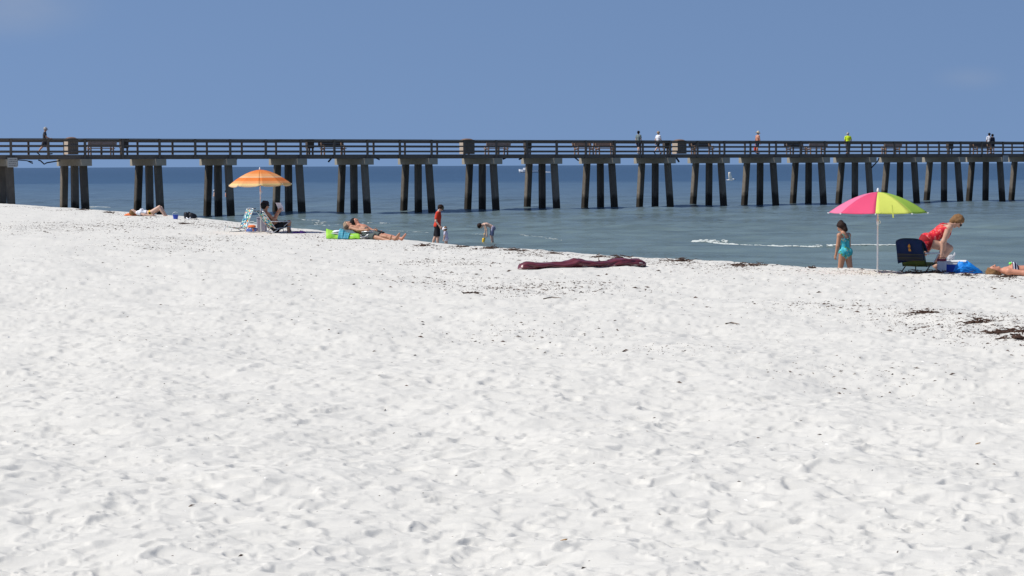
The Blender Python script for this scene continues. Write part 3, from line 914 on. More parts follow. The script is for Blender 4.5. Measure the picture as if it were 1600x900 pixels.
def hair_cap(J, infl=.016, back=.03, low=0.02, face=.24, extra=()):
    """hair: a shell over the skull, cut away from the face"""
    hk = J['hk']; hu, hf = J['hu'], J['hf']
    L = [limb(J['head'] + hu * .03 * hk - hf * back * hk, J['head'] + hu * .025 * hk + hf * .015 * hk, .088 * hk, .082 * hk, .9, J['hs'])]
    if low: L.append(limb(J['head'] - hf * .045 * hk, J['head'] - hf * .05 * hk - hu * low * hk, .075 * hk, .05 * hk, .95, J['hs']))
    L += list(extra)
    q = np.random.default_rng(int(abs(J['head'][2]) * 1e4) % 9999)
    for _ in range(34):                 # locks that break the outline
        d = unit(q.normal(0, 1, 3)); d = unit(d - min(0, d @ hu) * hu * .6)
        if d @ hf > .75: continue
        p0 = J['head'] + hu * .03 * hk + d * .082 * hk - hf * back * .6 * hk
        t = unit(-hf * .6 - hu * .7 + q.normal(0, .35, 3)); t = unit(t - d * (t @ d))
        L.append(limb(p0, p0 + t * q.uniform(.03, .055) * hk, .022 * hk, .009 * hk))
    n = unit(hf * 1.0 - hu * face * 2)
    return L, infl * hk, [(J['head'] + hf * .055 * hk + hu * .045 * hk, n)]

def build_person(label, base, J, skin, clothes=(), hair=None, hat=None, h=.018, female=False, belly=0, fingers=True, face=True, curl=25, group=None, extra=(), shoes=None):
    R = root('person', label, 'person', base, group)
    O = RL[R.name]
    Lb = body_limbs(J, female, belly)
    allL = [x for g in Lb.values() for x in g]
    g = grow(allL, h)
    if fingers: g = join(g, hand_geo(J, 0, curl), hand_geo(J, 1, curl))
    obj('body', (g[0] + O, g[1]), skin, R, True)
    for c in clothes:
        g = c['fn'](J, Lb, c.get('h', h))
        obj(c['name'], (g[0] + O, g[1]), c['mat'], R, True)
    if hair:
        hm, kw = hair
        L, inf, clips = hair_cap(J, **kw)
        g = grow(L, min(h, .011), .014, inf, clips)
        obj('hair', (g[0] + O, g[1]), hm, R, True)
    if hat:
        for nm, g, m in hat(J):
            obj(nm, (g[0] + O, g[1]), m, R, True)
    if face:
        hk = J['hk']
        for sd in (1, -1):
            obj('eye', ball(J['head'] + J['hu'] * .018 * hk + J['hf'] * .089 * hk + J['hs'] * sd * .031 * hk + O, .012 * hk, 6, 4), eye_mat, R, True)
        obj('mouth', ball(J['head'] - J['hu'] * .052 * hk + J['hf'] * .083 * hk + O, .016 * hk, 6, 4, (.9, .9, .4)), lip_mat, R, True)
    if shoes is not None:
        for i in (0, 1):
            t = unit(J['toe', i] - J['heel', i])
            g = grow([limb(J['heel', i] - t * .03 * J['k'], J['toe', i] + t * .03 * J['k'], .045 * J['k'], .036 * J['k'])], h, .02)
            obj('shoe', (g[0] + O, g[1]), shoes, R, True)
    for nm, g, m in extra:
        obj(nm, (np.asarray(g[0]) + O, g[1]), m, R, True)
    return R

# clothes are grown from the same limbs as the body, a little larger, and cut off at their hems
def trunk(J, a, b):                  # torso limbs between two fractions is done with clips along the spine
    return None
def shirt(name, m, sleeve=.55, hem=-.08, infl=.018, loose=.0, neckcut=True):
    def fn(J, Lb, h):
        k = J['k']
        L = list(Lb['torso'])
        if loose: L = L + [limb(J['waist'], J['pelvis'], .15 * k * J['b'] + loose, .15 * k * J['b'] + loose, .8, J['tf'])]
        up = unit(J['waist'] - J['pelvis'])
        parts = [grow(L, h, .03, infl, [(J['pelvis'] + up * hem * k, -up), (J['neck'] + unit(J['neck'] - J['chest']) * .035 * k, unit(J['neck'] - J['chest']))])]
        for i in (0, 1):
            d = unit(J['el', i] - J['sh', i]); e = J['sh', i] + d * .285 * k * sleeve
            parts.append(grow([limb(J['sh', i] - d * .01, e + d * .06 * k, .052 * k * J['b'], .05 * k * J['b'])], h, .03, infl, [(e, d)]))
            if sleeve > 1:
                d2 = unit(J['wr', i] - J['el', i]); e2 = J['el', i] + d2 * .245 * k * (sleeve - 1)
                parts.append(grow([limb(J['el', i], e2 + d2 * .05, .042 * k, .036 * k)], h, .03, infl, [(e2, d2)]))
        return join(*parts)
    return dict(name=name, mat=m, fn=fn)
def shorts(name, m, leg=.75, top=.06, infl=.022):
    def fn(J, Lb, h):
        k = J['k']; up = unit(J['waist'] - J['pelvis'])
        parts = [grow([x for x in Lb['torso'] if True] , h, .03, infl * .7, [(J['pelvis'] + up * top * k, up)])]
        for i in (0, 1):
            d = unit(J['knee', i] - J['hip', i]); n = .42 * k
            q = [limb(J['hip', i], J['knee', i], .098 * k * J['b'], .075 * k * J['b'])]
            e = J['hip', i] + d * n * min(leg, 1)
            if leg <= 1:
                parts.append(grow(q, h, .03, infl * .6, [(e, d)]))
            else:
                parts.append(grow(q, h, .03, infl * .5))
                d2 = unit(J['ankle', i] - J['knee', i]); e2 = J['knee', i] + d2 * .40 * k * (leg - 1)
                parts.append(grow([limb(J['knee', i], J['ankle', i], .072 * k, .06 * k)], h, .03, infl * .5, [(e2, d2)]))
        return join(*parts)
    return dict(name=name, mat=m, fn=fn)
def swimsuit(name, m, top=.09, infl=.009, seat=True, low=None, straps=True):
    """one-piece: from the seat up to a line across the chest, with shoulder straps"""
    def fn(J, Lb, h):
        k = J['k']; up = unit(J['neck'] - J['waist'])
        h2 = min(h, .012)
        g = [grow(Lb['torso'], h2, .03, infl, [(J['chest'] + up * top * k, unit(up - J['tf'] * .25))])]
        for i in (0, 1):
            d = unit(J['knee', i] - J['hip', i])
            g.append(grow([limb(J['hip', i] - d * .02 * k, J['hip', i] * .80 + J['knee', i] * .20, .092 * k * J['b'] * 1.08, .084 * k * J['b'] * 1.08)], h2, .03, infl, [(J['hip', i] + d * .055 * k, unit(d + .35 * J['S'] * (1 if i == 0 else -1)))]))
        if straps:
            for sd in (1, -1):
                s = J['S2'] * sd
                a = J['chest'] + up * (top - .02) * k + s * .095 * k - J['tf'] * .10 * k * J['b']
                b = J['chest'] * .25 + J['neck'] * .75 + s * .105 * k + up * .045 * k - J['tf'] * .02
                c = J['chest'] + up * (top - .02) * k + s * .085 * k + J['tf'] * .13 * k * J['b']
                g.append(tube([a, (a + b) / 2 - J['tf'] * .025 * k + up * .012, b, (b + c) / 2 + J['tf'] * .02 * k + up * .012, c], .010 * k, 6))
        return join(*g)
    return dict(name=name, mat=m, fn=fn)
def briefs(name, m, infl=.008, top=.04, leg=.05):
    def fn(J, Lb, h):
        k = J['k']; up = unit(J['waist'] - J['pelvis'])
        clips = [(J['pelvis'] + up * top * k, up)]
        L = list(Lb['torso']) + [limb(J['hip', i], J['hip', i] * .8 + J['knee', i] * .2, .088 * k * J['b'] * 1.08, .08 * k * J['b'] * 1.08) for i in (0, 1)]
        for i in (0, 1):
            d = unit(J['knee', i] - J['hip', i]); clips.append((J['hip', i] + d * leg * k, d))
        return grow(L, min(h, .012), .03, infl, clips)
    return dict(name=name, mat=m, fn=fn)
def band(name, m, lo, hi, infl=.009):
    """bikini top: a band round the chest"""
    def fn(J, Lb, h):
        k = J['k']; up = unit(J['neck'] - J['waist'])
        return grow(Lb['torso'], min(h, .010), .03, infl, [(J['chest'] + up * hi * k, up), (J['chest'] + up * lo * k, -up)])
    return dict(name=name, mat=m, fn=fn)

def lathe_hat(J, prof, m, name, n=16, tiltf=0.0, fwd=0.0, up0=0.0):
    hk = J['hk']; hu = unit(J['hu'] + J['hf'] * tiltf); hf = unit(J['hf'] - hu * np.dot(J['hf'], hu)); hs = np.cross(hu, hf)
    c = J['head'] + J['hu'] * (.03 + up0) * hk + hf * fwd * hk
    V = []
    for r, z in prof:
        V.append([c + hu * z * hk + (hf * math.cos(w) * 1.08 + hs * math.sin(w)) * r * hk for w in np.linspace(0, 2 * math.pi, n + 1)])
    v, f = sheet(np.array(V), .006)
    return (name, (v, f), m)
def brim_hat(m, brim=.17, tall=.12, droop=-.02):
    return lambda J: [lathe_hat(J, [(brim, droop), (.125, .012), (.100, .025), (.098, .06), (.088, tall - .03), (.06, tall), (.004, tall - .008)], m, 'hat')]
def ball_cap(m, back=False):
    def f(J):
        hk = J['hk']; hf = -J['hf'] if back else J['hf']
        c = J['head'] + J['hu'] * .035 * hk
        crown = grow([limb(c - J['hf'] * .02 * hk, c + J['hf'] * .018 * hk, .092 * hk, .086 * hk, .9, J['hs'])], .014, .02, .012 * hk, [(c - J['hu'] * .002, -J['hu'] + J['hf'] * .1)])
        V = []
        for r in np.linspace(.07, .185, 4):
            V.append([c + hf * r * math.cos(w) * hk + J['hs'] * .088 * hk * math.sin(w) * (1.0 if r < .12 else .95) + J['hu'] * (.012 - (r - .07) * .25 - .02 * abs(math.sin(w)) * (r > .1)) * hk for w in np.linspace(-1.35, 1.35, 9)])
        return [('cap', crown, m), ('cap_peak', sheet(np.array(V), .008), m)]
    return f
# ------------------------------------------------------------------ placing things on the sand
def G(px, Y, dz=0.0):                # the sand Y metres ahead on the sight line of picture column px
    p = at(px, 350, Y)
    return np.array([p[0], p[1], float(sand_z(p[0], p[1])) + dz])
EX, EYv, EZ = np.array([1.0, 0, 0]), np.array([0, 1.0, 0]), np.array([0, 0, 1.0])
def rotz(a):
    a = math.radians(a)
    return np.array([math.cos(a), math.sin(a), 0]), np.array([-math.sin(a), math.cos(a), 0])
def feet_at(J, p):
    c = (J['ankle', 0] + J['ankle', 1]) / 2
    return np.array([p[0] - c[0], p[1] - c[1], p[2]])

pole_mat = mat('white_umbrella_pole', (.78, .78, .76), .4, .04)
steel = mat('aluminium_tube', (.62, .63, .64), .35, .05, metal=.7)
dark_tube = mat('dark_green_tube', (.03, .04, .035), .4, .05, metal=.3)

# ------------------------------------------------------------------ UMBRELLAS
def umbrella(label, base, R, zrim, ztip, mats, n=8, a0=-90, lift=0.0, rings=None, tilt=(0, 0), valance=0.0):
    U = root('beach_umbrella', label, 'umbrella', base)
    tx = np.array([tilt[0], tilt[1], 1.0]); ux = unit(np.cross(np.array([0, 1.0, 0]), tx)); uy = np.cross(unit(tx), ux); uz = unit(tx)
    hub = base + EZ * (zrim * .55)
    def P(r, a, z): return base + EZ * zrim + ux * r * math.cos(a) + uy * r * math.sin(a) + uz * z
    hh = ztip - zrim
    dome = lambda q: hh * (1 - q ** 1.75)
    top = P(0, 0, hh)
    obj('pole', tube([base - EZ * .25, base + EZ * .5 * zrim, P(0, 0, hh - .05)], .016, 10), pole_mat, U, True)
    obj('pole_joint', tube([base + EZ * zrim * .80, base + EZ * (zrim * .80 + .10)], .024, 10), pole_mat, U, True)
    k = base + EZ * zrim * .84
    obj('joint_ring', tube([k + ux * (.03 + .022 * math.sin(w)) + EZ * .028 * math.cos(w) for w in np.linspace(0, 6.28, 9)], .005, 5), pole_mat, U)
    obj('finial', tube([top - uz * .02, top + uz * .03, top + uz * .06, top + uz * .075], [.02, .024, .018, .006], 8), pole_mat, U, True)
    dA = 2 * math.pi / n
    for i in range(n):
        c = math.radians(a0) + dA * (i + .5)
        V = []
        qs = np.concatenate([np.linspace(.015, .9, 12), [.955, 1.0]])
        for q in qs:
            row = []
            for f in np.linspace(-1, 1, 9):
                ph = f * dA / 2
                chord = math.cos(dA / 2) / math.cos(ph)               # cloth is stretched straight from rib to rib
                k_ = q * (1 - (1 - chord) * .85)
                rr = R * k_
                sc_ = 1 - .035 * (1 - f * f) * q ** 6                  # edge curves in between the rib tips
                row.append(P(rr * sc_, c + ph, dome(q) - .012 * (1 - f * f) * q))
            V.append(row)
        if valance:
            for t in (.5, 1.0):
                V.append([V[len(qs) - 1][j] - uz * valance * t * (1 - .45 * abs(f) ** 3) + (V[len(qs) - 1][j] - P(0, 0, dome(1))) * .03 * t for j, f in enumerate(np.linspace(-1, 1, 9))])
        obj('canopy_panel', sheet(np.array(V), .004), mats[i % len(mats)], U, True)
        a = math.radians(a0) + dA * i
        obj('rib', tube([P(R * q, a, dome(q) - .012) for q in (0, .3, .6, .85, 1.015)], .005, 5), pole_mat, U)
        obj('strut', tube([P(.02, a, hh - .42 * (hh + .25)), P(R * .5, a, dome(.5) - .014)], .004, 4), pole_mat, U)
        if rings is None: obj('rib_tip', ball(P(R * 1.015, a, -.008), .012, 6, 4), pole_mat, U)
    return U, P, dome
pk = mat('hot_pink_cloth', (.80, .10, .22), .75, .04, 6, trans=.35)
pk2 = mat('sunlit_pink_cloth', (.84, .24, .40), .75, .04, 6, trans=.35)  # paler copy of the pink, with sunlight put into the colour
yl = mat('lemon_lime_cloth', (.78, .82, .18), .75, .04, 6, trans=.35)
gn = mat('shaded_lime_cloth', (.46, .66, .10), .75, .04, 6, trans=.35)  # darker copy of the lemon lime, with shade put into the colour
UB = G(1371.5, 37.2)
U1, P1, d1 = umbrella('pink and lime green beach umbrella standing at the edge of the sand', UB, .895, 1.125, 1.50, [yl, gn, gn, yl, pk2, pk, pk2, pk], a0=-103)
sp = P1(.86 * .93, math.radians(-82), d1(.9))
obj('tie_strap', sheet(np.array([[sp + EX * (x + .012 * t) + EZ * (.09 - .23 * t) - EYv * (.012 + .05 * t) for x in (-.012, .012)] for t in np.linspace(0, 1, 5)]), .004), yl, U1)

def ring_cloth():
    m = bpy.data.materials.new('orange_striped_cloth'); m.use_nodes = True
    t = m.node_tree; b = t.nodes['Principled BSDF']; b.inputs['Roughness'].default_value = .8; b.inputs['Specular IOR Level'].default_value = .2
    co = t.nodes.new('ShaderNodeTexCoord'); s = t.nodes.new('ShaderNodeSeparateXYZ'); t.links.new(co.outputs['Object'], s.inputs[0])
    l = t.nodes.new('ShaderNodeMapRange'); l.inputs[1].default_value = 1.86; l.inputs[2].default_value = 1.44 - .07; t.links.new(s.outputs[2], l.inputs[0])
    r = t.nodes.new('ShaderNodeValToRGB'); t.links.new(l.outputs[0], r.inputs[0])
    e = r.color_ramp.elements
    O1, O2, O3, CR, YE = (.86, .27, .06), (.86, .34, .10), (.88, .46, .19), (.84, .62, .38), (.86, .66, .30)
    st = [(0, O1), (.20, O2), (.28, O3), (.40, O3), (.405, CR), (.46, CR), (.465, O1), (.62, O1), (.66, O2), (.70, O3), (.81, O3), (.815, YE), (.93, YE), (.935, CR), (1.0, CR)]
    for i, (p, k) in enumerate(st):
        q = e[i] if i < 2 else e.new(p)
        q.position = p; q.color = (*k, 1)
    t.links.new(r.outputs[0], b.inputs['Base Color'])
    add_translucency(m, r.outputs[0], .35)
    return m
oc = ring_cloth()
OB = G(407.5, 59.5)
umbrella('orange and cream striped beach umbrella beside two patterned chairs', OB, .90, 1.44, 1.86, [oc], a0=-83, tilt=(-.02, 0), valance=.07)

# ------------------------------------------------------------------ BEACH CHAIRS
tropical = pattern('tropical_print_cloth', [(.02, .06, .12), (.10, .32, .38), (.72, .74, .66), (.03, .10, .22), (.75, .25, .05), (.12, .40, .20), (.62, .70, .68), (.05, .28, .42)], 22)
olive = mat('olive_green_sling', (.10, .13, .025), .8, .15, 20)
def chair(label, base, az, fabric, tube_mat, back=112, seat_h=.22, w=.27, blen=.62, pillow=True, group=None, arms=True, arm_mat=None):
    """folding beach chair: tube frame, sling seat and back, arms"""
    R = root('beach_chair', label, 'chair', base, group)
    arm_mat = arm_mat or tube_mat
    F, S = rotz(az)
    a = math.radians(back)
    b = base
    hinge = lambda s: b - F * .20 + S * s * w + EZ * seat_h
    up = F * math.cos(a) + EZ * math.sin(a)
    front = lambda s: b + F * .26 + S * s * w + EZ * (seat_h + .06)
    V = np.array([[hinge(s) * (1 - t) + front(s) * t + EZ * (-.035 * math.sin(math.pi * t) * (1 - .5 * s * s)) for s in np.linspace(-1, 1, 7)] for t in np.linspace(0, 1, 7)])
    obj('seat', sheet(V, .006), fabric, R, True)
    V = np.array([[hinge(s) + up * blen * t - F * .03 * math.sin(math.pi * t) * (1 - s * s) for s in np.linspace(-1, 1, 7)] for t in np.linspace(.02, 1, 9)])
    obj('backrest', sheet(V, .006), fabric, R, True)
    for s in (-1.05, 1.05):
        top = hinge(s) + up * (blen + .02)
        obj('side_rail', tube([front(s) + F * .02, hinge(s), top], .009, 6), tube_mat, R, True)
        obj('leg', tube([front(s), b + F * .30 + S * s * w + EZ * .01], .011, 6), tube_mat, R, True)
        obj('leg', tube([hinge(s) + F * .15 + EZ * .03, b - F * .27 + S * s * w + EZ * .01], .011, 6), tube_mat, R, True)
        arm_b = hinge(s * 1.06) + up * .27; arm_f = b + F * .27 + S * s * w * 1.06 + EZ * (arm_b[2] - b[2] - .02)
        if arms:
            obj('armrest', tube([arm_b, arm_f], .017, 6), arm_mat, R, True)
            obj('arm_strut', tube([arm_f - F * .03, front(s) - F * .20], .010, 6), arm_mat, R, True)
    obj('cross_bar', tube([b - F * .27 - S * w * 1.05 + EZ * .015, b - F * .27 + S * w * 1.05 + EZ * .015], .011, 6), tube_mat, R, True)
    obj('cross_bar', tube([hinge(-1.05) + up * (blen + .02), hinge(-.5) + up * (blen + .045), hinge(.5) + up * (blen + .045), hinge(1.05) + up * (blen + .02)], .012, 6), tube_mat, R, True)
    if pillow:                        # carrying loop behind the headrest
        m0 = hinge(0) + up * blen
        obj('carry_strap', tube([m0 - S * .12, m0 - S * .14 - F * .13 + EZ * .05, m0 - F * .20 + EZ * .02, m0 + S * .14 - F * .13 + EZ * .05, m0 + S * .12], .008, 5), dark_tube, R, True)
    return R, hinge, up, front, F, S
chair('empty beach chair in blue and orange tropical print, facing away from the umbrella pole', G(370, 60.4), 210, tropical, steel, 112, .10, .26, .60, arms=False)
RC, hg, upv, frn, cF, cS = chair('occupied beach chair in tropical print under the orange umbrella', G(434.5, 59.3), 31, tropical, steel, 126, .12, .26, .60)
TC, thg, tup, tfr, tF, tS = chair('olive green beach chair with a navy towel over its back', G(1438, 37.6), 50, olive, dark_tube, 111, .13, .235, .50, pillow=False, arm_mat=steel)
navy = mat('navy_terry_cloth', (.008, .022, .075), .95, .2, 40, .3)
navy_stripe = mat('grey_olive_towel_stripe', (.06, .06, .05), .95, .2, 40)
gold = mat('orange_gold_towel_emblem', (.50, .22, .04), .9, .15, 30)
def towel_on_chair():
    c0 = thg(0)
    O = thg(0) + tup * .54
    T = root('beach_towel', 'navy blue towel with an orange emblem hung over the olive chair', 'towel', O)
    prof = [(.10, -.22), (.07, -.10), (.045, -.01), (.0, .022), (-.05, .0), (-.065, -.10), (-.075, -.22), (-.08, -.34), (-.085, -.425)]   # along F, along up
    V = []
    for j, (f, z) in enumerate(prof):
        V.append([O + tS * s * .275 * (1 + .03 * math.sin(j)) + tF * (f + .012 * math.sin(s * 7 + j * .5) * (j > 3)) + tup * z * (1 + .10 * s) + EZ * (-.05 * abs(s) ** 3.5 * (1 if j < 6 else .4)) for s in np.linspace(-1, 1, 15)])
    obj('cloth', sheet(np.array(V), .012), navy, T, True)
    n = -tF
    def onback(s, z, lift=.024):
        f = np.interp(z, [-.425, -.34, -.22, -.10, 0], [-.085, -.08, -.075, -.065, -.05])
        return O + tS * s * .275 + tF * (f - lift) + tup * z
    for z, hh, mm in ((-.295, .010, navy_stripe), (-.325, .006, navy_stripe), (-.36, .013, navy_stripe), (-.385, .006, navy_stripe), (-.41, .008, navy_stripe)):
        V = np.array([[onback(s, z + q) for s in np.linspace(-.98, .98, 15)] for q in (-hh, hh)])
        obj('stripe', sheet(V, .003), mm, T)
    # two small rounded heraldic figures, one above the other
    for zz, sgn in ((-.125, 1), (-.20, -1)):
        pts = [(-.12, .0), (-.10, .03), (-.06, .035), (-.05, .06), (0, .05), (.02, .03), (.09, .025), (.13, -.01), (.11, -.05), (.06, -.03), (.02, -.055), (-.04, -.03), (-.08, -.05), (-.11, -.03)]
        v = [onback(-.05 + sgn * x * .75, zz + z * .72, l) for l in (.026, .031) for x, z in pts]
        m = len(pts)
        f = [tuple(range(m)), tuple(range(2 * m - 1, m - 1, -1))] + [(i, m + i, m + (i + 1) % m, (i + 1) % m) for i in range(m)]
        obj('emblem', (np.array(v), f), gold, T)
towel_on_chair()

# ------------------------------------------------------------------ cooler, boxes and bags by the pink umbrella
def bevel_box(c, ax, ay, az, hx, hy, hz, r=.02, taper=1.0):
    v, f = [], []
    rings = []
    for z, k in ((-hz, 1 - 0), (-hz + r, 1), (hz - r, 1), (hz, 1)):
        t = 1 + (taper - 1) * (z + hz) / (2 * hz)
        ins = r if abs(z) >= hz - 1e-6 else 0
        ring = []
        X, Y = hx * t - ins, hy * t - ins
        q = r * .8
        for sx, sy in ((-1, -1), (1, -1), (1, 1), (-1, 1)):
            e = [(sx * X, sy * (Y - q)), (sx * (X - q), sy * Y)]
            if sx * sy > 0: e = e[::1]
            else: e = e[::-1]
            ring += e
        rings.append([np.asarray(c) + np.asarray(ax) * x + np.asarray(ay) * y + np.asarray(az) * z for x, y in ring])
    v = [p for r_ in rings for p in r_]
    f.append(tuple(range(7, -1, -1)))
    for i in range(3):
        for k in range(8):
            f.append((i * 8 + k, i * 8 + (k + 1) % 8, (i + 1) * 8 + (k + 1) % 8, (i + 1) * 8 + k))
    f.append(tuple(24 + k for k in range(8)))
    return np.array(v), f
blue_pl = mat('royal_blue_plastic', (.012, .06, .42), .4, .06, spec=.5)
white_pl = mat('white_plastic', (.78, .78, .77), .45, .04, spec=.4)
lilac_w = mat('off_white_canvas', (.62, .60, .64), .7, .06)
maroon = mat('maroon_plastic', (.24, .03, .06), .5)
cb = G(1493, 37.9)
F9, S9 = rotz(-14)
CO = root('cooler', 'royal blue cooler with a white lid behind the bright blue bag', 'cooler', cb)
obj('body', bevel_box(cb + EZ * .11, F9, S9, EZ, .20, .14, .11, .02, 1.05), blue_pl, CO)
obj('lid', bevel_box(cb + EZ * .243, F9, S9, EZ, .218, .155, .022, .015), white_pl, CO)
obj('rim_band', bevel_box(cb + EZ * .205, F9, S9, EZ, .214, .151, .014, .006), white_pl, CO)
for s in (-1, 1):
    obj('handle', tube([cb + F9 * s * .215 + S9 * .09 + EZ * .17, cb + F9 * s * .25 + S9 * .09 + EZ * .13, cb + F9 * s * .25 - S9 * .09 + EZ * .13, cb + F9 * s * .215 - S9 * .09 + EZ * .17], .012, 6), white_pl, CO, True)
bb = G(1472, 37.5)
BX = root('picnic_jug', 'pale square drinks box with a maroon lid beside the blue cooler', 'jug', bb)
obj('body', bevel_box(bb + EZ * .12, F9, S9, EZ, .085, .085, .12, .02, .96), lilac_w, BX)
obj('lid', bevel_box(bb + EZ * .25, F9, S9, EZ, .088, .088, .018, .01), maroon, BX)
obj('carry_handle', tube([bb + F9 * .08 + EZ * .25, bb + F9 * .06 + EZ * .29, bb - F9 * .06 + EZ * .29, bb - F9 * .08 + EZ * .25], .008, 6), maroon, BX, True)
azure = mat('azure_blue_nylon', (.01, .24, .72), .6, .12, 12, .2, trans=.1)
azure_d = mat('deep_azure_lining', (.006, .10, .34), .7, .1)
def tote():
    b = G(1508, 36.95, -.02)
    T = root('beach_bag', 'bright blue slumped beach bag lying in front of the cooler', 'bag', b)
    # slumped sack: a loft of bulging rings that sag to the right
    V = []
    prof = [(.27, .0), (.265, .04), (.225, .095), (.175, .145), (.125, .19), (.08, .225)]
    for j, (r, z) in enumerate(prof):
        V.append([b + EX * (r * math.cos(w) * (1 + .06 * math.sin(3 * w + j)) + .06 - .35 * z) + EYv * (.15 - .3 * z) * math.sin(w) * (1 + .12 * math.cos(5 * w + j)) +
                  EZ * (z * (1 + .10 * math.sin(2 * w + .6)) + .010 * math.sin(7 * w + 2 * j)) for w in np.linspace(0, 2 * math.pi, 25)])
    obj('sack', sheet(np.array(V), .008), azure, T, True)
    obj('lining', ball(b + EZ * .195 + EX * .01, .08, 10, 6, (1.15, .7, .5)), azure_d, T, True)
    for q, hgt in ((-.02, .12), (.05, .16)):
        obj('strap', tube([b + EX * (-.22 + q) - EYv * .12 + EZ * .06, b + EX * (-.12 + q) - EYv * .15 + EZ * hgt, b + EX * (.02 + q) - EYv * .15 + EZ * hgt * .95, b + EX * (.20 + q) - EYv * .14 + EZ * .05], .016, 6), azure, T, True)
    V = np.array([[b + EX * (.02 + .13 * t + .05 * s) + EYv * (-.11 - .02 * t) + EZ * (.18 - .12 * t + .02 * s) for s in (-1, 0, 1)] for t in np.linspace(0, 1, 6)])
    obj('flap', sheet(V, .008), azure, T, True)
tote()
clear = mat('crumpled_white_plastic', (.66, .68, .70), .3, .1, 20, .3, trans=.3)
pb = cb + EZ * .266 - F9 * .08
PBG = root('plastic_bag', 'crumpled whitish plastic bag on the cooler lid', 'plastic bag', pb)
rr_ = np.random.default_rng(5)
v, f = ball(pb + EZ * .05, .06, 12, 8, (1.1, .9, .95)); v = v + rr_.normal(0, .008, v.shape)
obj('crumple', (v, f), clear, PBG, True)
obj('ear', tube([pb + EX * .05 + EZ * .07, pb + EX * .075 + EZ * .12, pb + EX * .07 + EZ * .15], [.02, .022, .006], 6), clear, PBG)

# ------------------------------------------------------------------ things by the orange umbrella
floral = pattern('floral_bag_cloth', [(.10, .16, .42), (.55, .58, .62), (.08, .10, .20), (.70, .25, .06), (.12, .22, .55)], 26)
orange_cl = mat('orange_cloth', (.75, .18, .05), .85, .15, 20)
def heap(name_part, c, rx, ry, rz, m, parent, seed=1, amp=.25):
    q = np.random.default_rng(seed)
    v, f = ball((0, 0, 0), 1, 16, 8)
    k = q.uniform(-3, 3, (6, 3)); ph = q.uniform(0, 6, 6)
    d = 1 + amp * np.mean([np.sin(v @ k[i] * 1.8 + ph[i]) for i in range(6)], 0) * 1.8
    v = v * d[:, None] * np.array([rx, ry, rz]); v[:, 2] = np.maximum(v[:, 2], -rz * .3)
    return obj(name_part, (v + c, f), m, parent, True)
b = G(392.5, 59.6)
B = root('beach_bag', 'small floral beach bag with orange cloth on top, left of the umbrella pole', 'bag', b)
heap('sack', b + EZ * .06, .155, .11, .11, floral, B, 3)
heap('towel_roll', b + EZ * .17 + EX * .02, .12, .08, .05, orange_cl, B, 4)
obj('handle', tube([b - EX * .1 + EZ * .15, b - EX * .07 + EZ * .22, b + EX * .03 + EZ * .22, b + EX * .06 + EZ * .15], .007, 5), orange_cl, B, True)
greyc = mat('pale_grey_cooler_cloth', (.30, .30, .36), .8, .06)
b = G(409, 60.3)
B = root('cooler_bag', 'pale grey upright cooler bag behind the orange umbrella pole', 'bag', b)
obj('body', bevel_box(b + EZ * .20, EX, EYv, EZ, .14, .11, .20, .03), greyc, B)
obj('lid', bevel_box(b + EZ * .415, EX, EYv, EZ, .145, .115, .015, .01), greyc, B)
obj('strap', tube([b - EX * .13 + EZ * .4, b - EX * .08 + EZ * .47, b + EX * .08 + EZ * .47, b + EX * .13 + EZ * .4], .009, 5), greyc, B, True)
purple = mat('purple_cloth', (.07, .03, .16), .9, .25, 15)
b = G(465, 58.9)
B = root('folded_towel', 'dark purple towel dropped on the sand by the reader\'s feet', 'towel', b)
heap('cloth', b + EZ * .01, .17, .12, .055, purple, B, 8, .35)
heap('fold', b + EX * .13 + EZ * .015, .11, .09, .06, purple, B, 9, .3)

# reclining sunbathers' loungers and towels
lime = pattern('lime_print_towel', [(.26, .57, .05), (.32, .62, .07), (.22, .50, .09), (.38, .66, .10)], 10)
teal = pattern('teal_striped_towel', [(.03, .26, .36), (.12, .42, .50), (.03, .22, .32), (.20, .48, .55)], 16, kind='z')
whitecl = mat('white_cloth', (.74, .76, .80), .9, .05)
LY = 54.6
lb = G(566, LY)
chair_l = root('beach_lounger', 'low reclined beach chair under the grey haired sunbather, draped with towels', 'lounger', lb)
blk = mat('black_sling', (.02, .025, .03), .8)
px2m = LY / FPX
LZ = lambda px, h=0.0, y=0.0: np.array([lb[0] + (px - 566) * px2m, lb[1] + y, lb[2] + h])
obj('seat', sheet(np.array([[LZ(566 + 24 * t, .06 - .03 * math.sin(3.1 * t), s * .26) for s in np.linspace(-1, 1, 5)] for t in np.linspace(0, 1, 5)]), .008), blk, chair_l, True)
obj('backrest', sheet(np.array([[LZ(566 - 46 * t, .06 + .10 * t, s * .26) for s in np.linspace(-1, 1, 5)] for t in np.linspace(0, 1, 5)]), .008), blk, chair_l, True)
for s in (-.28, .28):
    obj('armrest', tube([LZ(566, .19, s), LZ(586, .22, s)], .016, 6), steel, chair_l, True)
    obj('leg', tube([LZ(566, .01, s), LZ(584, .21, s)], .012, 6), steel, chair_l, True)
    obj('leg', tube([LZ(583, .21, s), LZ(587, .0, s)], .012, 6), steel, chair_l, True)
    obj('side_rail', tube([LZ(590, .06, s), LZ(566, .06, s), LZ(519, .16, s)], .012, 6), steel, chair_l, True)
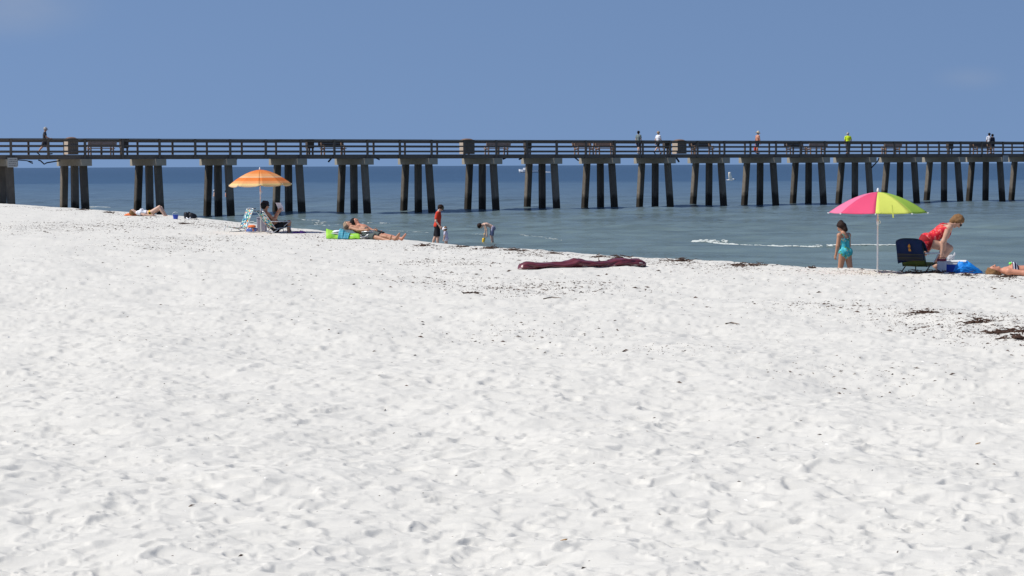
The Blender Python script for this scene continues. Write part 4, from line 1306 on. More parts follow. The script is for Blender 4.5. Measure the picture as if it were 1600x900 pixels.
def drape(x0, x1, h0, h1, label, m, seed, y0=-.30, grp=None, ripple=.012):
    c = LZ((x0 + x1) / 2, 0, y0)
    T = root('beach_towel', label, 'towel', c)
    V = []
    for j, t in enumerate(np.linspace(0, 1, 9)):
        row = []
        for i, s in enumerate(np.linspace(0, 1, 15)):
            top = h0 + (h1 - h0) * s
            z = top * (1 - t) * (1 + .16 * math.sin(s * 5.2 + seed * 1.7)) + .012
            y = y0 + .22 * (1 - t) ** 3 - .07 * t + ripple * math.sin(i * 1.5 + seed + t)
            row.append(LZ(x0 + (x1 - x0) * s + (t * 2 * math.sin(i + seed)), z + .008 * math.sin(i * 2.1 + seed), y))
        V.append(row)
    obj('cloth', sheet(np.array(V), .014), m, T, True)
drape(510, 563, .22, .12, 'lime green towel hanging off the reclined beach chair', lime, 1)
drape(531, 547.5, .235, .17, 'teal striped towel hung over the lime green one', teal, 4, y0=-.335)
pw = LZ(528, .19, -.12)
PW = root('pillow', 'white rolled cloth under the grey haired sunbather\'s neck', 'pillow', pw)
heap('cushion', pw, .16, .17, .06, whitecl, PW, 2, .2)

# ------------------------------------------------------------------ things by the sunbather under the pier
b = G(206, 76.2)
B = root('beach_towel', 'orange towel at the head of the sunbather near the pier', 'towel', b)
heap('cloth', b + EZ * .02, .28, .18, .09, orange_cl, B, 6, .3)
blackc = mat('black_nylon', (.012, .013, .018), .6, .2, 15)
b = G(296.5, 71.3)
B = root('duffel_bag', 'black bag slumped on the sand beyond the reclining knees', 'bag', b)
heap('sack', b + EZ * .09 + EX * .09, .14, .12, .15, blackc, B, 11, .3)
heap('side_sack', b + EZ * .10 - EX * .09, .12, .11, .19, blackc, B, 12, .3)
obj('strap', tube([b + EX * .20 + EZ * .2, b + EX * .26 + EZ * .10, b + EX * .25, b + EX * .16 - EYv * .1], .014, 6), blackc, B, True)
obj('shoulder_strap', tube([b - EX * .10 - EYv * .1 + EZ * .08, b - EX * .02 - EYv * .16 + EZ * .02, b + EX * .06 - EYv * .14 + EZ * .09], .02, 6), whitecl, B, True)
b = G(274.5, 72)
B = root('sand_bucket', 'small blue bucket on the sand left of the black bag', 'bucket', b)
obj('pail', tube([b + EZ * .0, b + EZ * .15], [.075, .105], 12), blue_pl, B, False)
obj('rim', tube([b + EZ * .145, b + EZ * .16], [.112, .112], 12), blue_pl, B)
obj('handle', tube([b + EZ * .155 + EX * .11 * math.cos(w) - EYv * .03 * math.sin(w) + EZ * .10 * math.sin(w) for w in np.linspace(0, 3.14, 8)], .006, 5), white_pl, B)

# ------------------------------------------------------------------ RAFT: a deflated, twisted inflatable
def raft():
    m = mat('glossy_maroon_vinyl', (.13, .022, .03), .36, .15, 5, .05, spec=.6)
    t_ = m.node_tree; b_ = t_.nodes['Principled BSDF']; src = b_.inputs['Base Color'].links[0].from_socket
    gg = t_.nodes.new('ShaderNodeTexCoord'); s3 = t_.nodes.new('ShaderNodeSeparateXYZ'); t_.links.new(gg.outputs['Object'], s3.inputs[0])
    nz = t_.nodes.new('ShaderNodeTexNoise'); nz.inputs['Scale'].default_value = 14; nz.inputs['Detail'].default_value = 6; t_.links.new(gg.outputs['Object'], nz.inputs['Vector'])
    ad = t_.nodes.new('ShaderNodeMath'); ad.operation = 'MULTIPLY_ADD'; ad.inputs[1].default_value = -.22; t_.links.new(nz.outputs[0], ad.inputs[0]); t_.links.new(s3.outputs[2], ad.inputs[2])
    r3 = t_.nodes.new('ShaderNodeMapRange'); r3.inputs[1].default_value = -.085; r3.inputs[2].default_value = -.12; t_.links.new(ad.outputs[0], r3.inputs[0])
    x3 = t_.nodes.new('ShaderNodeMix'); x3.data_type = 'RGBA'; x3.inputs[7].default_value = (.5, .46, .42, 1); t_.links.new(r3.outputs[0], x3.inputs[0]); t_.links.new(src, x3.inputs[6])
    t_.links.new(x3.outputs[2], b_.inputs['Base Color'])
    a, c = ground(809, 421), ground(1009, 415.5)
    a[2] = sand_z(a[0], a[1]); c[2] = sand_z(c[0], c[1])
    ctr = (a + c) / 2
    L = np.linalg.norm((c - a)[:2]); d = unit([c[0] - a[0], c[1] - a[1], 0]); n = np.array([-d[1], d[0], 0])
    R = root('inflatable_raft', 'maroon deflated inflatable raft lying twisted on the white sand', 'raft', ctr)
    T = np.array([0, .02, .06, .12, .2, .28, .36, .40, .43, .47, .52, .6, .66, .72, .78, .84, .9, .95, .985, 1.0])
    H = np.array([.01, .10, .135, .135, .115, .115, .125, .15, .185, .165, .135, .13, .12, .135, .165, .16, .145, .14, .11, .02]) * 1.12
    Wd = np.array([.01, .12, .17, .20, .21, .20, .20, .20, .20, .20, .21, .19, .17, .18, .21, .21, .19, .17, .12, .03])
    ts = np.linspace(0, 1, 90); nw = 30
    V = []
    for t in ts:
        h, w = np.interp(t, T, H), np.interp(t, T, Wd)
        tw = 1.6 * math.sin(t * 5.2) + 2.2 * t
        row = []
        for k in range(nw + 1):
            p = 2 * math.pi * k / nw
            # two tubes side by side with a crease that winds along the length
            cr = 1 - .34 * math.exp(-((math.sin((p - tw) / 2)) / .16) ** 2) - .20 * math.exp(-((math.sin((p - tw - 2.3) / 2)) / .13) ** 2)
            wr = 1 + .05 * math.sin(31 * t + 3 * p) + .045 * math.sin(57 * t - 2 * p + 1) + .02 * math.sin(90 * t + 5 * p)
            y = w * math.cos(p) * cr * wr
            z = h * .5 * (1 + math.sin(p) * cr * wr)
            b = a * (1 - t) + c * t + d * 0
            g = float(sand_z(b[0], b[1]))
            zz = g * .6 + (a[2] * (1 - t) + c[2] * t) * .4
            row.append(np.array([b[0], b[1], zz - .015]) + n * (y + .03 * math.sin(t * 9)) + EZ * z)
        V.append(row)
    V = np.array(V)
    nr = len(ts); v = V[:, :nw].reshape(-1, 3)
    f = [(i * nw + k, i * nw + (k + 1) % nw, (i + 1) * nw + (k + 1) % nw, (i + 1) * nw + k) for i in range(nr - 1) for k in range(nw)]
    f.append(tuple(range(nw - 1, -1, -1))); f.append(tuple((nr - 1) * nw + k for k in range(nw)))
    f = [q[::-1] for q in f]
    obj('vinyl_skin', (v, f), m, R, True)
    for off in (.9, 3.9):               # welded seams that wind along with the twist
        pts = []
        for i in range(2, nr - 2):
            t = ts[i]; tw = 1.6 * math.sin(t * 5.2) + 2.2 * t + off
            k = (tw % (2 * math.pi)) / (2 * math.pi) * nw
            k0 = int(k) % nw; fr = k - int(k)
            pts.append(V[i, k0] * (1 - fr) + V[i, (k0 + 1) % nw] * fr)
        obj('seam', tube(pts, .007, 5), mat('maroon_weld_seam', (.09, .014, .02), .5), R, True)
    p = a * .37 + c * .63 + EZ * .11
    obj('valve', tube([p, p + EZ * .03], [.02, .012], 8), m, R)
    for t, y in ((.59, -.13), (.93, -.11)):
        p = a * (1 - t) + c * t + n * y + EZ * .075
        obj('valve_patch', sheet(np.array([[p + d * x + EZ * z - n * .045 + n * .02 * (x * 20) ** 2 * 0 for x in (-.035, 0, .035)] for z in (-.015, .008)]), .012), mat('grey_vinyl_patch', (.34, .30, .30), .4), R, True)
raft()

# ------------------------------------------------------------------ gull and boat
def gull():
    c = at(1141.5, 281, 140)
    w = mat('white_feathers', (.78, .77, .74), .8, .05); g_ = mat('pale_grey_wing_feathers', (.62, .56, .44), .8, .1); y = mat('dark_bill', (.10, .07, .05), .5)
    R = root('gull', 'white gull flying in front of the pier with raised wings', 'bird', c)
    v, f = grow([limb((-.17, 0, -.01), (.08, 0, 0), .035, .075), limb((.08, 0, 0), (.19, 0, .035), .07, .045), limb((.19, 0, .035), (.235, 0, .04), .045, .04), limb((-.17, 0, -.01), (-.30, 0, 0), .035, .02, .5, EYv)], .012)
    obj('body', (v + c, f), w, R, True)
    obj('bill', tube([c + EX * .26 + EZ * .035, c + EX * .31 + EZ * .02, c + EX * .345 + EZ * .0], [.02, .016, .006], 6), y, R, True)
    for s in (-1, 1):
        V = np.array([[c + EX * (.07 + (-.02 * t if t < .6 else -.02) + q * (.22 - .12 * t) - .18 * t * (t < 2) * .5) + EYv * s * (.04 + .22 * t) + EZ * (.05 + .48 * t - .02 * q * q) for q in (-.85, -.4, 0, .3)] for t in np.linspace(0, 1, 6)])
        obj('wing', sheet(V, .014), w if s < 0 else g_, R, True)
gull()
def boat():
    c = atz(826, 269.3, 0); c[2] = 0
    R = root('motorboat', 'white motorboat with a canopy far off beyond the pier', 'boat', c)
    w = mat('white_hull_paint', (.80, .81, .82), .4, .03); t_ = mat('rust_brown_canopy', (.30, .13, .10), .7); gl = mat('dark_windscreen', (.05, .06, .08), .2)
    V = []
    for x, hw, k, sh in ((-4.6, .02, .5, 1.5), (-4.0, .7, .15, 1.45), (-2.6, 1.3, 0, 1.25), (0, 1.5, -.1, 1.05), (3, 1.45, -.1, .95), (4.4, 1.35, -.05, .9)):
        V.append([c + np.array([x, y, z]) for y, z in ((-hw, sh), (-hw * .9, .3 + k), (0, -.2 + k), (hw * .9, .3 + k), (hw, sh))])
    v = np.array(V).reshape(-1, 3)
    f = [(i * 5 + k, (i + 1) * 5 + k, (i + 1) * 5 + k + 1, i * 5 + k + 1) for i in range(5) for k in range(4)] + [(i * 5, i * 5 + 4, (i + 1) * 5 + 4, (i + 1) * 5) for i in range(5)] + [tuple(25 + k for k in range(5))]
    obj('hull', (v, f), w, R)
    obj('cabin', bevel_box(c + np.array([-1.6, 0, 1.6]), EX, EYv, EZ, 1.1, 1.0, .45, .1, .8), w, R)
    obj('windscreen', box(c + np.array([-.3, 0, 2.15]), EX, EYv, EZ, .06, .9, .28), gl, R)
    for x in (-.6, 1.5):
        for y in (-1, 1): obj('canopy_post', tube([c + np.array([x, y, 1.0]), c + np.array([x, y, 3.3])], .05, 5), w, R)
    obj('canopy', bevel_box(c + np.array([.5, 0, 3.35]), EX, EYv, EZ, 1.6, 1.15, .09, .05), t_, R)
    obj('console', bevel_box(c + np.array([.4, 0, 1.6]), EX, EYv, EZ, .6, .5, .6, .08), t_, R)
    obj('outboard_motor', bevel_box(c + np.array([4.7, 0, .9]), EX, EYv, EZ, .25, .3, .5, .1), gl, R)
    v, f = [], []
    q = np.random.default_rng(1)
    gs = []
    for k in range(150):
        u = q.uniform(0, 1) ** .8
        gs.append(ball(c + np.array([4.4 + u * 5.5, q.normal(0, .4 + .8 * u), .05]), .28, 6, 4, (1.8, 1.5, .8 * (1 - u) + .3)))
    o = obj('boat_wake', join(*gs), mat('wake_foam', (.8, .82, .84), .9)); o['kind'] = 'stuff'
boat()
# ------------------------------------------------------------------ THE PEOPLE
def plain(name, c, **k): return mat(name, c, .9, .12, 25, .2, **k)
red_cl = plain('red_tee_shirt', (.55, .045, .02)); black_cl = plain('black_shorts_cloth', (.012, .012, .016)); white_cl = plain('white_shirt_cloth', (.74, .75, .78))
grey_cl = plain('grey_green_shirt_cloth', (.16, .20, .20)); navy_cl = plain('navy_shorts_cloth', (.015, .018, .035)); dgrey_cl = plain('charcoal_cloth', (.045, .045, .055))
neon_cl = plain('neon_yellow_shirt', (.62, .80, .03)); khaki_cap = plain('olive_cap_cloth', (.10, .09, .06)); straw = plain('straw', (.72, .58, .36)); sun_white = plain('white_sun_hat', (.78, .78, .82))
dark_cap = plain('dark_navy_cap', (.012, .014, .022)); lav = plain('pale_lavender_cloth', (.60, .55, .66)); shoe_blk = plain('black_shoe', (.012, .012, .012)); shoe_wht = plain('pale_shoe', (.5, .5, .5))
stripe_sw = pattern('purple_grey_striped_trunks', [(.30, .30, .42), (.05, .05, .09), (.42, .42, .52), (.10, .10, .20)], 9, kind='x')
aqua = pattern('aqua_floral_swimsuit', [(.04, .36, .42), (.07, .48, .54), (.04, .30, .36), (.10, .50, .52), (.42, .55, .40), (.10, .26, .08), (.05, .42, .50)], 20)
redsuit = pattern('red_dotted_swimsuit', [(.58, .02, .035), (.62, .03, .05), (.60, .02, .04), (.70, .16, .17), (.55, .015, .03), (.66, .10, .06), (.60, .02, .04)], 40)
shaded_red = plain('shaded_red_swimsuit', (.25, .010, .016))  # umbrella's shade on the hips, put into the red of the suit
bik = pattern('navy_white_striped_bikini', [(.65, .66, .70), (.02, .025, .06), (.02, .025, .06)], 20, kind='x')
yel_bik = pattern('yellow_black_bikini', [(.75, .45, .03), (.02, .02, .02), (.75, .5, .05)], 22)

# --- on the pier (deck at DECK, about mid-width)
def on_deck(px, o=2.1): return PP(s_of(px, o), o, DECK + .003)
J = pose(1.78, 12, 4, ((24, 12), (-20, -40)), ((-12, 30, .15), (20, 70, .15)), head=14)
build_person('person in black shirt and dark shorts walking at the shore end of the pier', feet_at(J, on_deck(68)), J, skin_tan,
             [shirt('shirt', dgrey_cl, .6), shorts('shorts', dgrey_cl, .85)], (hair_grey, {}), ball_cap(plain('pale_grey_cap', (.45, .47, .5))), .022, shoes=shoe_blk)
J = pose(1.74, 55, 2, ((14, 6), (-12, -22)), ((-8, 6, .14), (8, 14, .14)), head=4)
build_person('person in grey shirt and navy shorts with a dark cap walking on the pier', feet_at(J, on_deck(997)), J, skin_fair,
             [shirt('shirt', grey_cl, .75), shorts('shorts', navy_cl, .75)], (hair_black, dict(low=.05)), ball_cap(plain('dark_green_cap', (.03, .05, .04))), .022, shoes=shoe_wht)
J = pose(1.80, 40, 4, ((26, 20), (-24, -46)), ((-20, 5, .16), (15, 45, .14)), head=4)
build_person('person in white tee shirt and black shorts striding along the pier', feet_at(J, on_deck(1027)), J, skin_fair,
             [shirt('shirt', white_cl, .7), shorts('shorts', black_cl, .8)], (hair_light, {}), None, .022, shoes=shoe_blk)
J = pose(1.76, 35, 3, ((12, 6), (-10, -16)), ((-6, 0, .14), (6, 10, .14)), head=10)
pm = build_person('shirtless person in a straw hat and dark shorts walking on the pier', feet_at(J, on_deck(1183)), J, skin_red,
             [shorts('shorts', navy_cl, .9, top=.09)], (hair_grey, {}), brim_hat(straw, .19, .13), .022, belly=.9, shoes=shoe_blk)
hp = RL[pm.name] + J['wr', 0] + J['hd', 0] * .13
HB = root('carrier_bag', 'red bag hanging from the hand of the straw hatted walker', 'bag', hp)
redbag = mat('red_bag_plastic', (.62, .06, .04), .5, .1)
obj('sack', bevel_box(hp - EZ * .33, pe, pn, EZ, .15, .07, .17, .04, .85), redbag, HB)
for s in (-1, 1): obj('handle', tube([hp - EZ * .17 + pe * .08 + pn * s * .04, hp, hp - EZ * .17 - pe * .08 + pn * s * .04], .008, 5), redbag, HB)
J = pose(1.74, 95, 6, ((2, -2), (-3, -4)), ((5, 10, .16), (25, 55, .45)), head=12, build=1.22)
build_person('person in a neon yellow shirt and grey trousers at the pier rail', feet_at(J, on_deck(1325, 2.6)), J, skin_tan,
             [shirt('shirt', neon_cl, .8), shorts('trousers', plain('grey_trousers_cloth', (.07, .075, .085)), 1.85)], (hair_grey, {}), None, .022, shoes=shoe_blk)
J = pose(1.78, 95, 2, ((3, 0), (-3, -2)), ((6, 14, .14), (4, 10, .14)), head=4)
build_person('person in a white shirt with dark hair standing at the far pier rail', feet_at(J, on_deck(1545.5, 2.6)), J, skin_tan,
             [shirt('shirt', white_cl, .8), shorts('shorts', plain('tan_shorts_cloth', (.30, .22, .16)), .9)], (hair_black, {}), None, .022, shoes=shoe_wht)
J = pose(1.68, 120, 3, ((5, 0), (-4, -4)), ((10, 60, .2), (4, 20, .2)), head=6)
build_person('person in a dark jacket standing beside the white shirted one on the pier', feet_at(J, on_deck(1551, 2.2)), J, skin_fair,
             [shirt('jacket', navy_cl, 1.6), shorts('shorts', navy_cl, .9)], (hair_black, dict(low=.05)), None, .022, female=True, shoes=shoe_blk)

# --- swimmers far out behind the piles
for px, yb, Yd, az, hr, sk, lb_, ht in ((335.3, 306, 228, 200, hair_grey, skin_fair, 'swimmer with a white cap wading beyond the pier piles', ball_cap(sun_white)),
                                (353.3, 306.5, 222, 20, hair_brown, skin_red, 'sunburnt swimmer wading beside a slanting pier pile', None)):
    J = pose(1.72, az, 0, ((0, 0), (0, 0)), ((10, 40, .2), (10, 40, .2)))
    p = at(px, yb, Yd); p[2] = -1.05
    build_person(lb_, p, J, sk, [briefs('swim_trunks', navy_cl)], (hr, {}), ht, .03)

# --- man in red, toddler and boy at the water's edge
JM = pose(1.80, -8, 4, ((-14, -22), (4, -2)), ((-14, 28, .10), (-12, 36, .12)), head=34, curl=.4)
p = at(679, 370, 81.5); p[2] = -.12
build_person('person in a red tee shirt, black shorts and olive cap standing in the shallows', feet_at(JM, p), JM, skin_fair,
             [shirt('tee_shirt', red_cl, .75, hem=-.06, infl=.026), shorts('shorts', black_cl, .95, infl=.03)], (hair_brown, {}), ball_cap(khaki_cap), .016)
J = pose(.90, 165, 4, ((4, 0), (-4, -6)), ((8, 14, .16), (10, 18, .16)), head=14, headscale=1.45, build=1.15)
p = at(697.5, 370, 80); p[2] = -.10
build_person('toddler in a white sun hat and pale shirt standing in the shallows', feet_at(J, p), J, skin_fair,
             [shirt('shirt', lav, .6, hem=-.12), shorts('swim_nappy', white_cl, .35)], (hair_sandy, {}), brim_hat(sun_white, .14, .10, -.03), .014)
JB = pose(1.45, 188, 68, ((16, -8), (6, -12)), ((-16, -2, .05), (-12, 8, .05)), head=40, curl=.9, headscale=1.2, build=.92)
p = at(770, 374, 88.5); p[2] = -.24
RB = build_person('boy bare chested in striped trunks bending over in the shallows', feet_at(JB, p), JB, skin_fair,
             [shorts('swim_trunks', stripe_sw, .95, infl=.03)], (hair_brown, {}), None, .014)
hb = RL[RB.name] + JB['wr', 1] + JB['hd', 1] * .08
yt = mat('yellow_toy_plastic', (.85, .52, .02), .4, .05, spec=.5)
HT = root('toy_spade', 'yellow toy spade in the hands of the bending boy', 'spade', hb)
obj('handle', tube([hb + EZ * .10 + EX * .01, hb - EZ * .10 - EX * .03], .016, 8), yt, HT, True)
obj('grip', tube([hb + EZ * .10 - EX * .05, hb + EZ * .10 + EX * .06], .016, 8), yt, HT, True)
obj('blade', sheet(np.array([[hb - EZ * (.08 + .22 * t) + EX * (-.03 - .04 * t + s * (.06 - .015 * t * t)) + EYv * .02 * s * s for s in (-1, -.5, 0, .5, 1)] for t in np.linspace(0, 1, 5)]), .02), yt, HT, True)

# --- woman in the aqua swimsuit
JT = pose(1.63, 127, 6, ((12, -10), (-14, -20)), ((6, 14, .10), (2, 12, .10)), head=34, yaw=25, build=1.12, curl=.5)
p = G(1325.5, 51.8, -.09)
build_person('person in an aqua floral swimsuit with pinned dark hair walking down to the water', feet_at(JT, p), JT, skin_tan,
             [swimsuit('swimsuit', aqua, top=.05)], (hair_brown, dict(infl=.034, low=.11, face=.25, extra=[limb(JT['head'] + JT['hu'] * .11 - JT['hf'] * .04, JT['head'] + JT['hu'] * .12 - JT['hf'] * .06, .045, .04)])), None, .013, female=True,
             extra=[('hair_band', tube([JT['head'] + (JT['hu'] * .118 * math.cos(a) + JT['hs'] * .108 * math.sin(a)) + JT['hf'] * .03 for a in np.linspace(-1.3, 1.3, 11)], .009, 6), mat('pink_hair_band', (.55, .22, .26), .6))])

# --- woman in the red swimsuit, lowering herself towards the chair
JR = pose(1.66, 2, 54, ((78, -30, .10), (74, -36, .06)), ((-30, -40, .12), (-22, -8, .02)), head=2, yaw=-10, build=1.17, curl=.4)
c0 = (JR['ankle', 0] + JR['ankle', 1]) / 2
pr = G(1464, 38.3)
def sunglasses(J):
    hk = J['hk']; g = []
    for sd in (1, -1):
        g.append(ball(J['head'] + J['hu'] * .022 * hk + J['hf'] * .095 * hk + J['hs'] * sd * .036 * hk, .030 * hk, 8, 6, (.9, .9, .75)))
        g.append(tube([J['head'] + J['hu'] * .028 * hk + J['hf'] * .09 * hk + J['hs'] * sd * .066 * hk, J['head'] + J['hu'] * .022 * hk + J['hs'] * sd * .092 * hk], .006 * hk, 4))
    return ('sunglasses', join(*g), dark_glass)
build_person('person in a red dotted swimsuit stooping between the draped chair and the cooler', feet_at(JR, pr), JR, skin_light_tan,
             [swimsuit('swimsuit', redsuit, top=.085, infl=.010), shorts('shaded_suit_seat', shaded_red, .14, top=.015, infl=.020)], (hair_sandy, dict(infl=.022, low=.06, face=.22)), None, .012, female=True,  # seat layer added in darker red for the umbrella's shade
             extra=[sunglasses(JR)], curl=35)

# --- sunbather at the right edge, lying on the back with the head to the left
JS = pose(1.66, -3, -90, ((90, 90), (88, 88)), ((80, 86, .35), (84, 88, .35)), head=-4, yaw=0, pel=.12, feet=(150, 150), build=1.05)
ps = G(1612.5, 36.0, -.03)
build_person('person lying face up in a striped bikini at the edge of the sand', ps, JS, skin_red,
             [band('bikini_top', bik, -.075, .035), briefs('bikini_bottom', bik)], (hair_sandy, dict(infl=.026, low=.05, face=.22, extra=[limb(JS['head'] - JS['hf'] * .06, JS['head'] - JS['hf'] * .085 + JS['hu'] * .04, .085, .06)])), None, .012, female=True,
             extra=[('bikini_knot', ball(JS['chest'] + JS['tf'] * .135 + JS['hu'] * .05, .026, 8, 6, (1.3, 1, 1)), mat('neon_green_cord', (.20, .80, .12), .6))])

# --- sunbather with raised knees near the piles
JK = pose(1.68, -4, -88, ((118, 34), (124, 30)), ((70, 80, .25), (75, 85, .2)), head=10, pel=.11, feet=(95, 95))
build_person('person sunbathing on the back with knees raised beside the orange towel', G(235, 76.0, -.01), JK, skin_fair,
             [shirt('white_top', white_cl, .5, hem=.12), briefs('bikini_bottom', yel_bik)], (hair_sandy, {}), None, .02, female=True)

# --- reader in the tropical chair
JQ = pose(1.72, 14, -33, ((106, 4), (112, -6)), ((52, 150, .15), (50, 154, .15)), head=40, pel=.17, feet=(92, 88))
pq = hg(0) + cF * .10; pq = np.array([pq[0], pq[1], RL[RC.name][2]])
RQ = build_person('person in a dark cap reading a book in the tropical print chair', pq, JQ, skin_tan, [shorts('swim_trunks', black_cl, .8)], (hair_black, {}), brim_hat(dark_cap, .115, .135, .0), .016, belly=1.05)
bk = RL[RQ.name] + (JQ['wr', 0] + JQ['wr', 1]) / 2 + (JQ['hd', 0] + JQ['hd', 1]) / 2 * .12
BK = root('book', 'pale lavender magazine held open by the seated reader', 'book', bk)
page = mat('paper_page', (.70, .68, .74), .7, .05); cover = mat('lavender_cover', (.42, .34, .56), .5, .1)
bu = unit(-cF * .45 + EZ); 
for s in (-1, 1):
    V = np.array([[bk + cS * s * .19 * x + cF * (.05 * x - .02) + bu * (.27 * t - .07) for x in np.linspace(0, 1, 4)] for t in np.linspace(0, 1, 3)])
    obj('cover', sheet(V + cF * .008, .006), cover, BK); obj('page', sheet(V * 1.0, .005), page, BK)

# --- the reclining pair
p0 = LZ(573, 0, -.02)
JL = pose(1.66, -32, -72, ((79, 82, .06), (75, 80, .08)), ((76, 92, .10), (80, 92, .14)), head=2, pel=.15, feet=(140, 146))
build_person('grey haired person reclining bare chested on the towel draped beach chair', p0, JL, skin_tan,
             [shorts('swim_trunks', plain('grey_green_trunks_cloth', (.10, .12, .11)), .8)], (hair_light, dict(infl=.02, low=.03)), None, .014, belly=1.0)
p1 = LZ(580, 0, .75)
JP = pose(1.68, -30, -66, ((80, 82, .05), (82, 82, .05)), ((60, 85, .1), (66, 80, .1)), head=14, pel=.12, feet=(140, 146))
build_person('dark haired sunburnt person reclining just behind the grey haired one', p1, JP, skin_red,
             [shorts('swim_trunks', black_cl, .6)], (hair_black, {}), None, .016)

# ------------------------------------------------------------------ WRACK, STICKS AND DEBRIS
weed = mat('dried_seaweed', (.070, .038, .026), .9, .5, 30)
twig = mat('bleached_twig', (.17, .13, .10), .9, .3, 30)
def strip_pts(q, c, L, r, flat=.35):
    a = q.uniform(0, 6.28); p = np.array(c, float); pts = [p.copy()]
    for k in range(3):
        a += q.normal(0, .6)
        p = p + np.array([math.cos(a), math.sin(a), q.normal(0, flat)]) * L / 3
        pts.append(p.copy())
    return pts
def clump(px, py, w, hgt=.05, n=34, label='', Y=None, kind_='seaweed_clump'):
    c = ground(px, py) if Y is None else G(px, Y)
    c[2] = float(sand_z(c[0], c[1]))
    q = np.random.default_rng(int(px * 7 + py))
    gs = []
    for i in range(n):
        o = np.array([np.clip(q.normal(0, w * .30), -w * .55, w * .55), np.clip(q.normal(0, w * .20), -w * .38, w * .38), 0])
        o[2] = abs(q.normal(0, hgt * .5)) * math.exp(-(o[0] / (w * .4)) ** 2)
        zz = float(sand_z(c[0] + o[0], c[1] + o[1])) - c[2]
        gs.append(tube(strip_pts(q, c + o + EZ * (zz + .006), q.uniform(.05, .16) * min(1.3, w / .3), q.uniform(.004, .011), .25), [q.uniform(.003, .006), q.uniform(.004, .010), q.uniform(.004, .008), .002], 4))
    gs.append(ball(c + EZ * hgt * .2, 1, 8, 5, (w * .2, w * .12, hgt * .45)))
    o = obj(kind_, join(*gs), weed, None, False, loc=c)
    return tag(o, label, 'seaweed', 'seaweed clumps washed up along the sand')
clump(661, 376.5, .42, .09, 40, 'brown seaweed heap at the feet of the reclining pair, nearest the toddler', Y=49.6)
clump(721, 380.5, .30, .05, 26, 'flat seaweed strand on the berm between toddler and boy', Y=48.6)
clump(768, 383.5, .38, .06, 34, 'seaweed strand on the berm in front of the bending boy', Y=47.4)
clump(799, 386.5, .42, .06, 36, 'seaweed strand on the berm just seaward of the raft\'s near end', Y=46.4)
clump(864, 391.5, .30, .05, 26, 'small dark seaweed strand on the berm above the raft', Y=44.9)
clump(936, 397, .34, .05, 26, 'seaweed strand on the berm behind the raft\'s middle', Y=43.2)
clump(968, 399.5, .42, .055, 36, 'reddish seaweed strand on the berm behind the raft\'s far end', Y=42.6)
clump(1063, 403.5, .50, .07, 40, 'dark seaweed strand on the berm right of the raft', Y=41.2)
clump(1150, 407.5, .40, .05, 32, 'thin seaweed strand on the berm between raft and aqua swimsuit', Y=39.9)
clump(1180, 409.5, .55, .06, 44, 'long seaweed strand on the berm left of the aqua swimsuit', Y=39.5)
clump(1268, 414.5, .22, .04, 18, 'tiny seaweed tuft at the heels of the aqua swimsuit walker', Y=38.5)
clump(1435, 424, .55, .06, 44, 'brown seaweed mat under the olive chair', Y=36.9)
clump(1464, 424, .60, .07, 50, 'brown seaweed mat in front of the pale drinks box', Y=36.8)
clump(1511, 430, .24, .06, 26, 'dark seaweed tuft at the foot of the bright blue bag', Y=36.0)
clump(1570, 433, .40, .04, 30, 'dark seaweed bits along the lying sunbather\'s shoulder', Y=35.4)
clump(744, 390, .13, .06, 10, 'single black seaweed lump on the sand left of the raft')
clump(737, 459, .24, .03, 22, 'yellowish dried weed tuft on open sand below the raft\'s near end')
clump(1444, 490, .30, .05, 34, 'dark dried weed curl on open sand below the blue bag')
clump(1528, 504, .30, .05, 40, 'dried weed tuft at the near end of the big patch by the frame edge')
clump(1578, 520, .42, .06, 60, 'thick dark dried weed of the big patch by the frame edge')
clump(1590, 531, .30, .06, 40, 'dark twiggy weed below the big patch by the frame edge')
clump(132, 331.5, .55, .06, 34, 'dark seaweed strand on the berm in front of the shoreward piles', Y=85)
clump(172, 335, .6, .06, 34, 'dark seaweed strand left of the orange towel', Y=81)
clump(290, 347, .35, .05, 46, 'dark weed on the sand in front of the black bag', Y=67)
def stick(pxs, label, r=.009):
    pts = []
    for x, y in pxs:
        p = ground(x, y); p[2] = float(sand_z(p[0], p[1])) + r * 1.4; pts.append(p)
    o = obj('driftwood_stick', tube(pts, [r * 1.1] * (len(pts) - 1) + [r * .5], 6), twig, None, False, loc=pts[0])
    tag(o, label, 'stick')
stick([(1134, 506.5), (1143, 504.5), (1155, 508.5)], 'bent grey driftwood stick on open sand right of centre', .009)
stick([(849, 468), (862, 466.8), (877, 468.5)], 'thin pale driftwood stick on the sand below the raft', .008)
stick([(1541, 521), (1558, 519), (1572, 517)], 'dark forked stick poking out of the weed patch', .010)
p = ground(936, 409); o = obj('driftwood_stick', tube([p + EYv * .2, p + EYv * .2 + EZ * .17 + EX * .01], .008, 6), twig, None, False, loc=p); tag(o, 'short upright twig stuck in the sand behind the raft', 'stick')

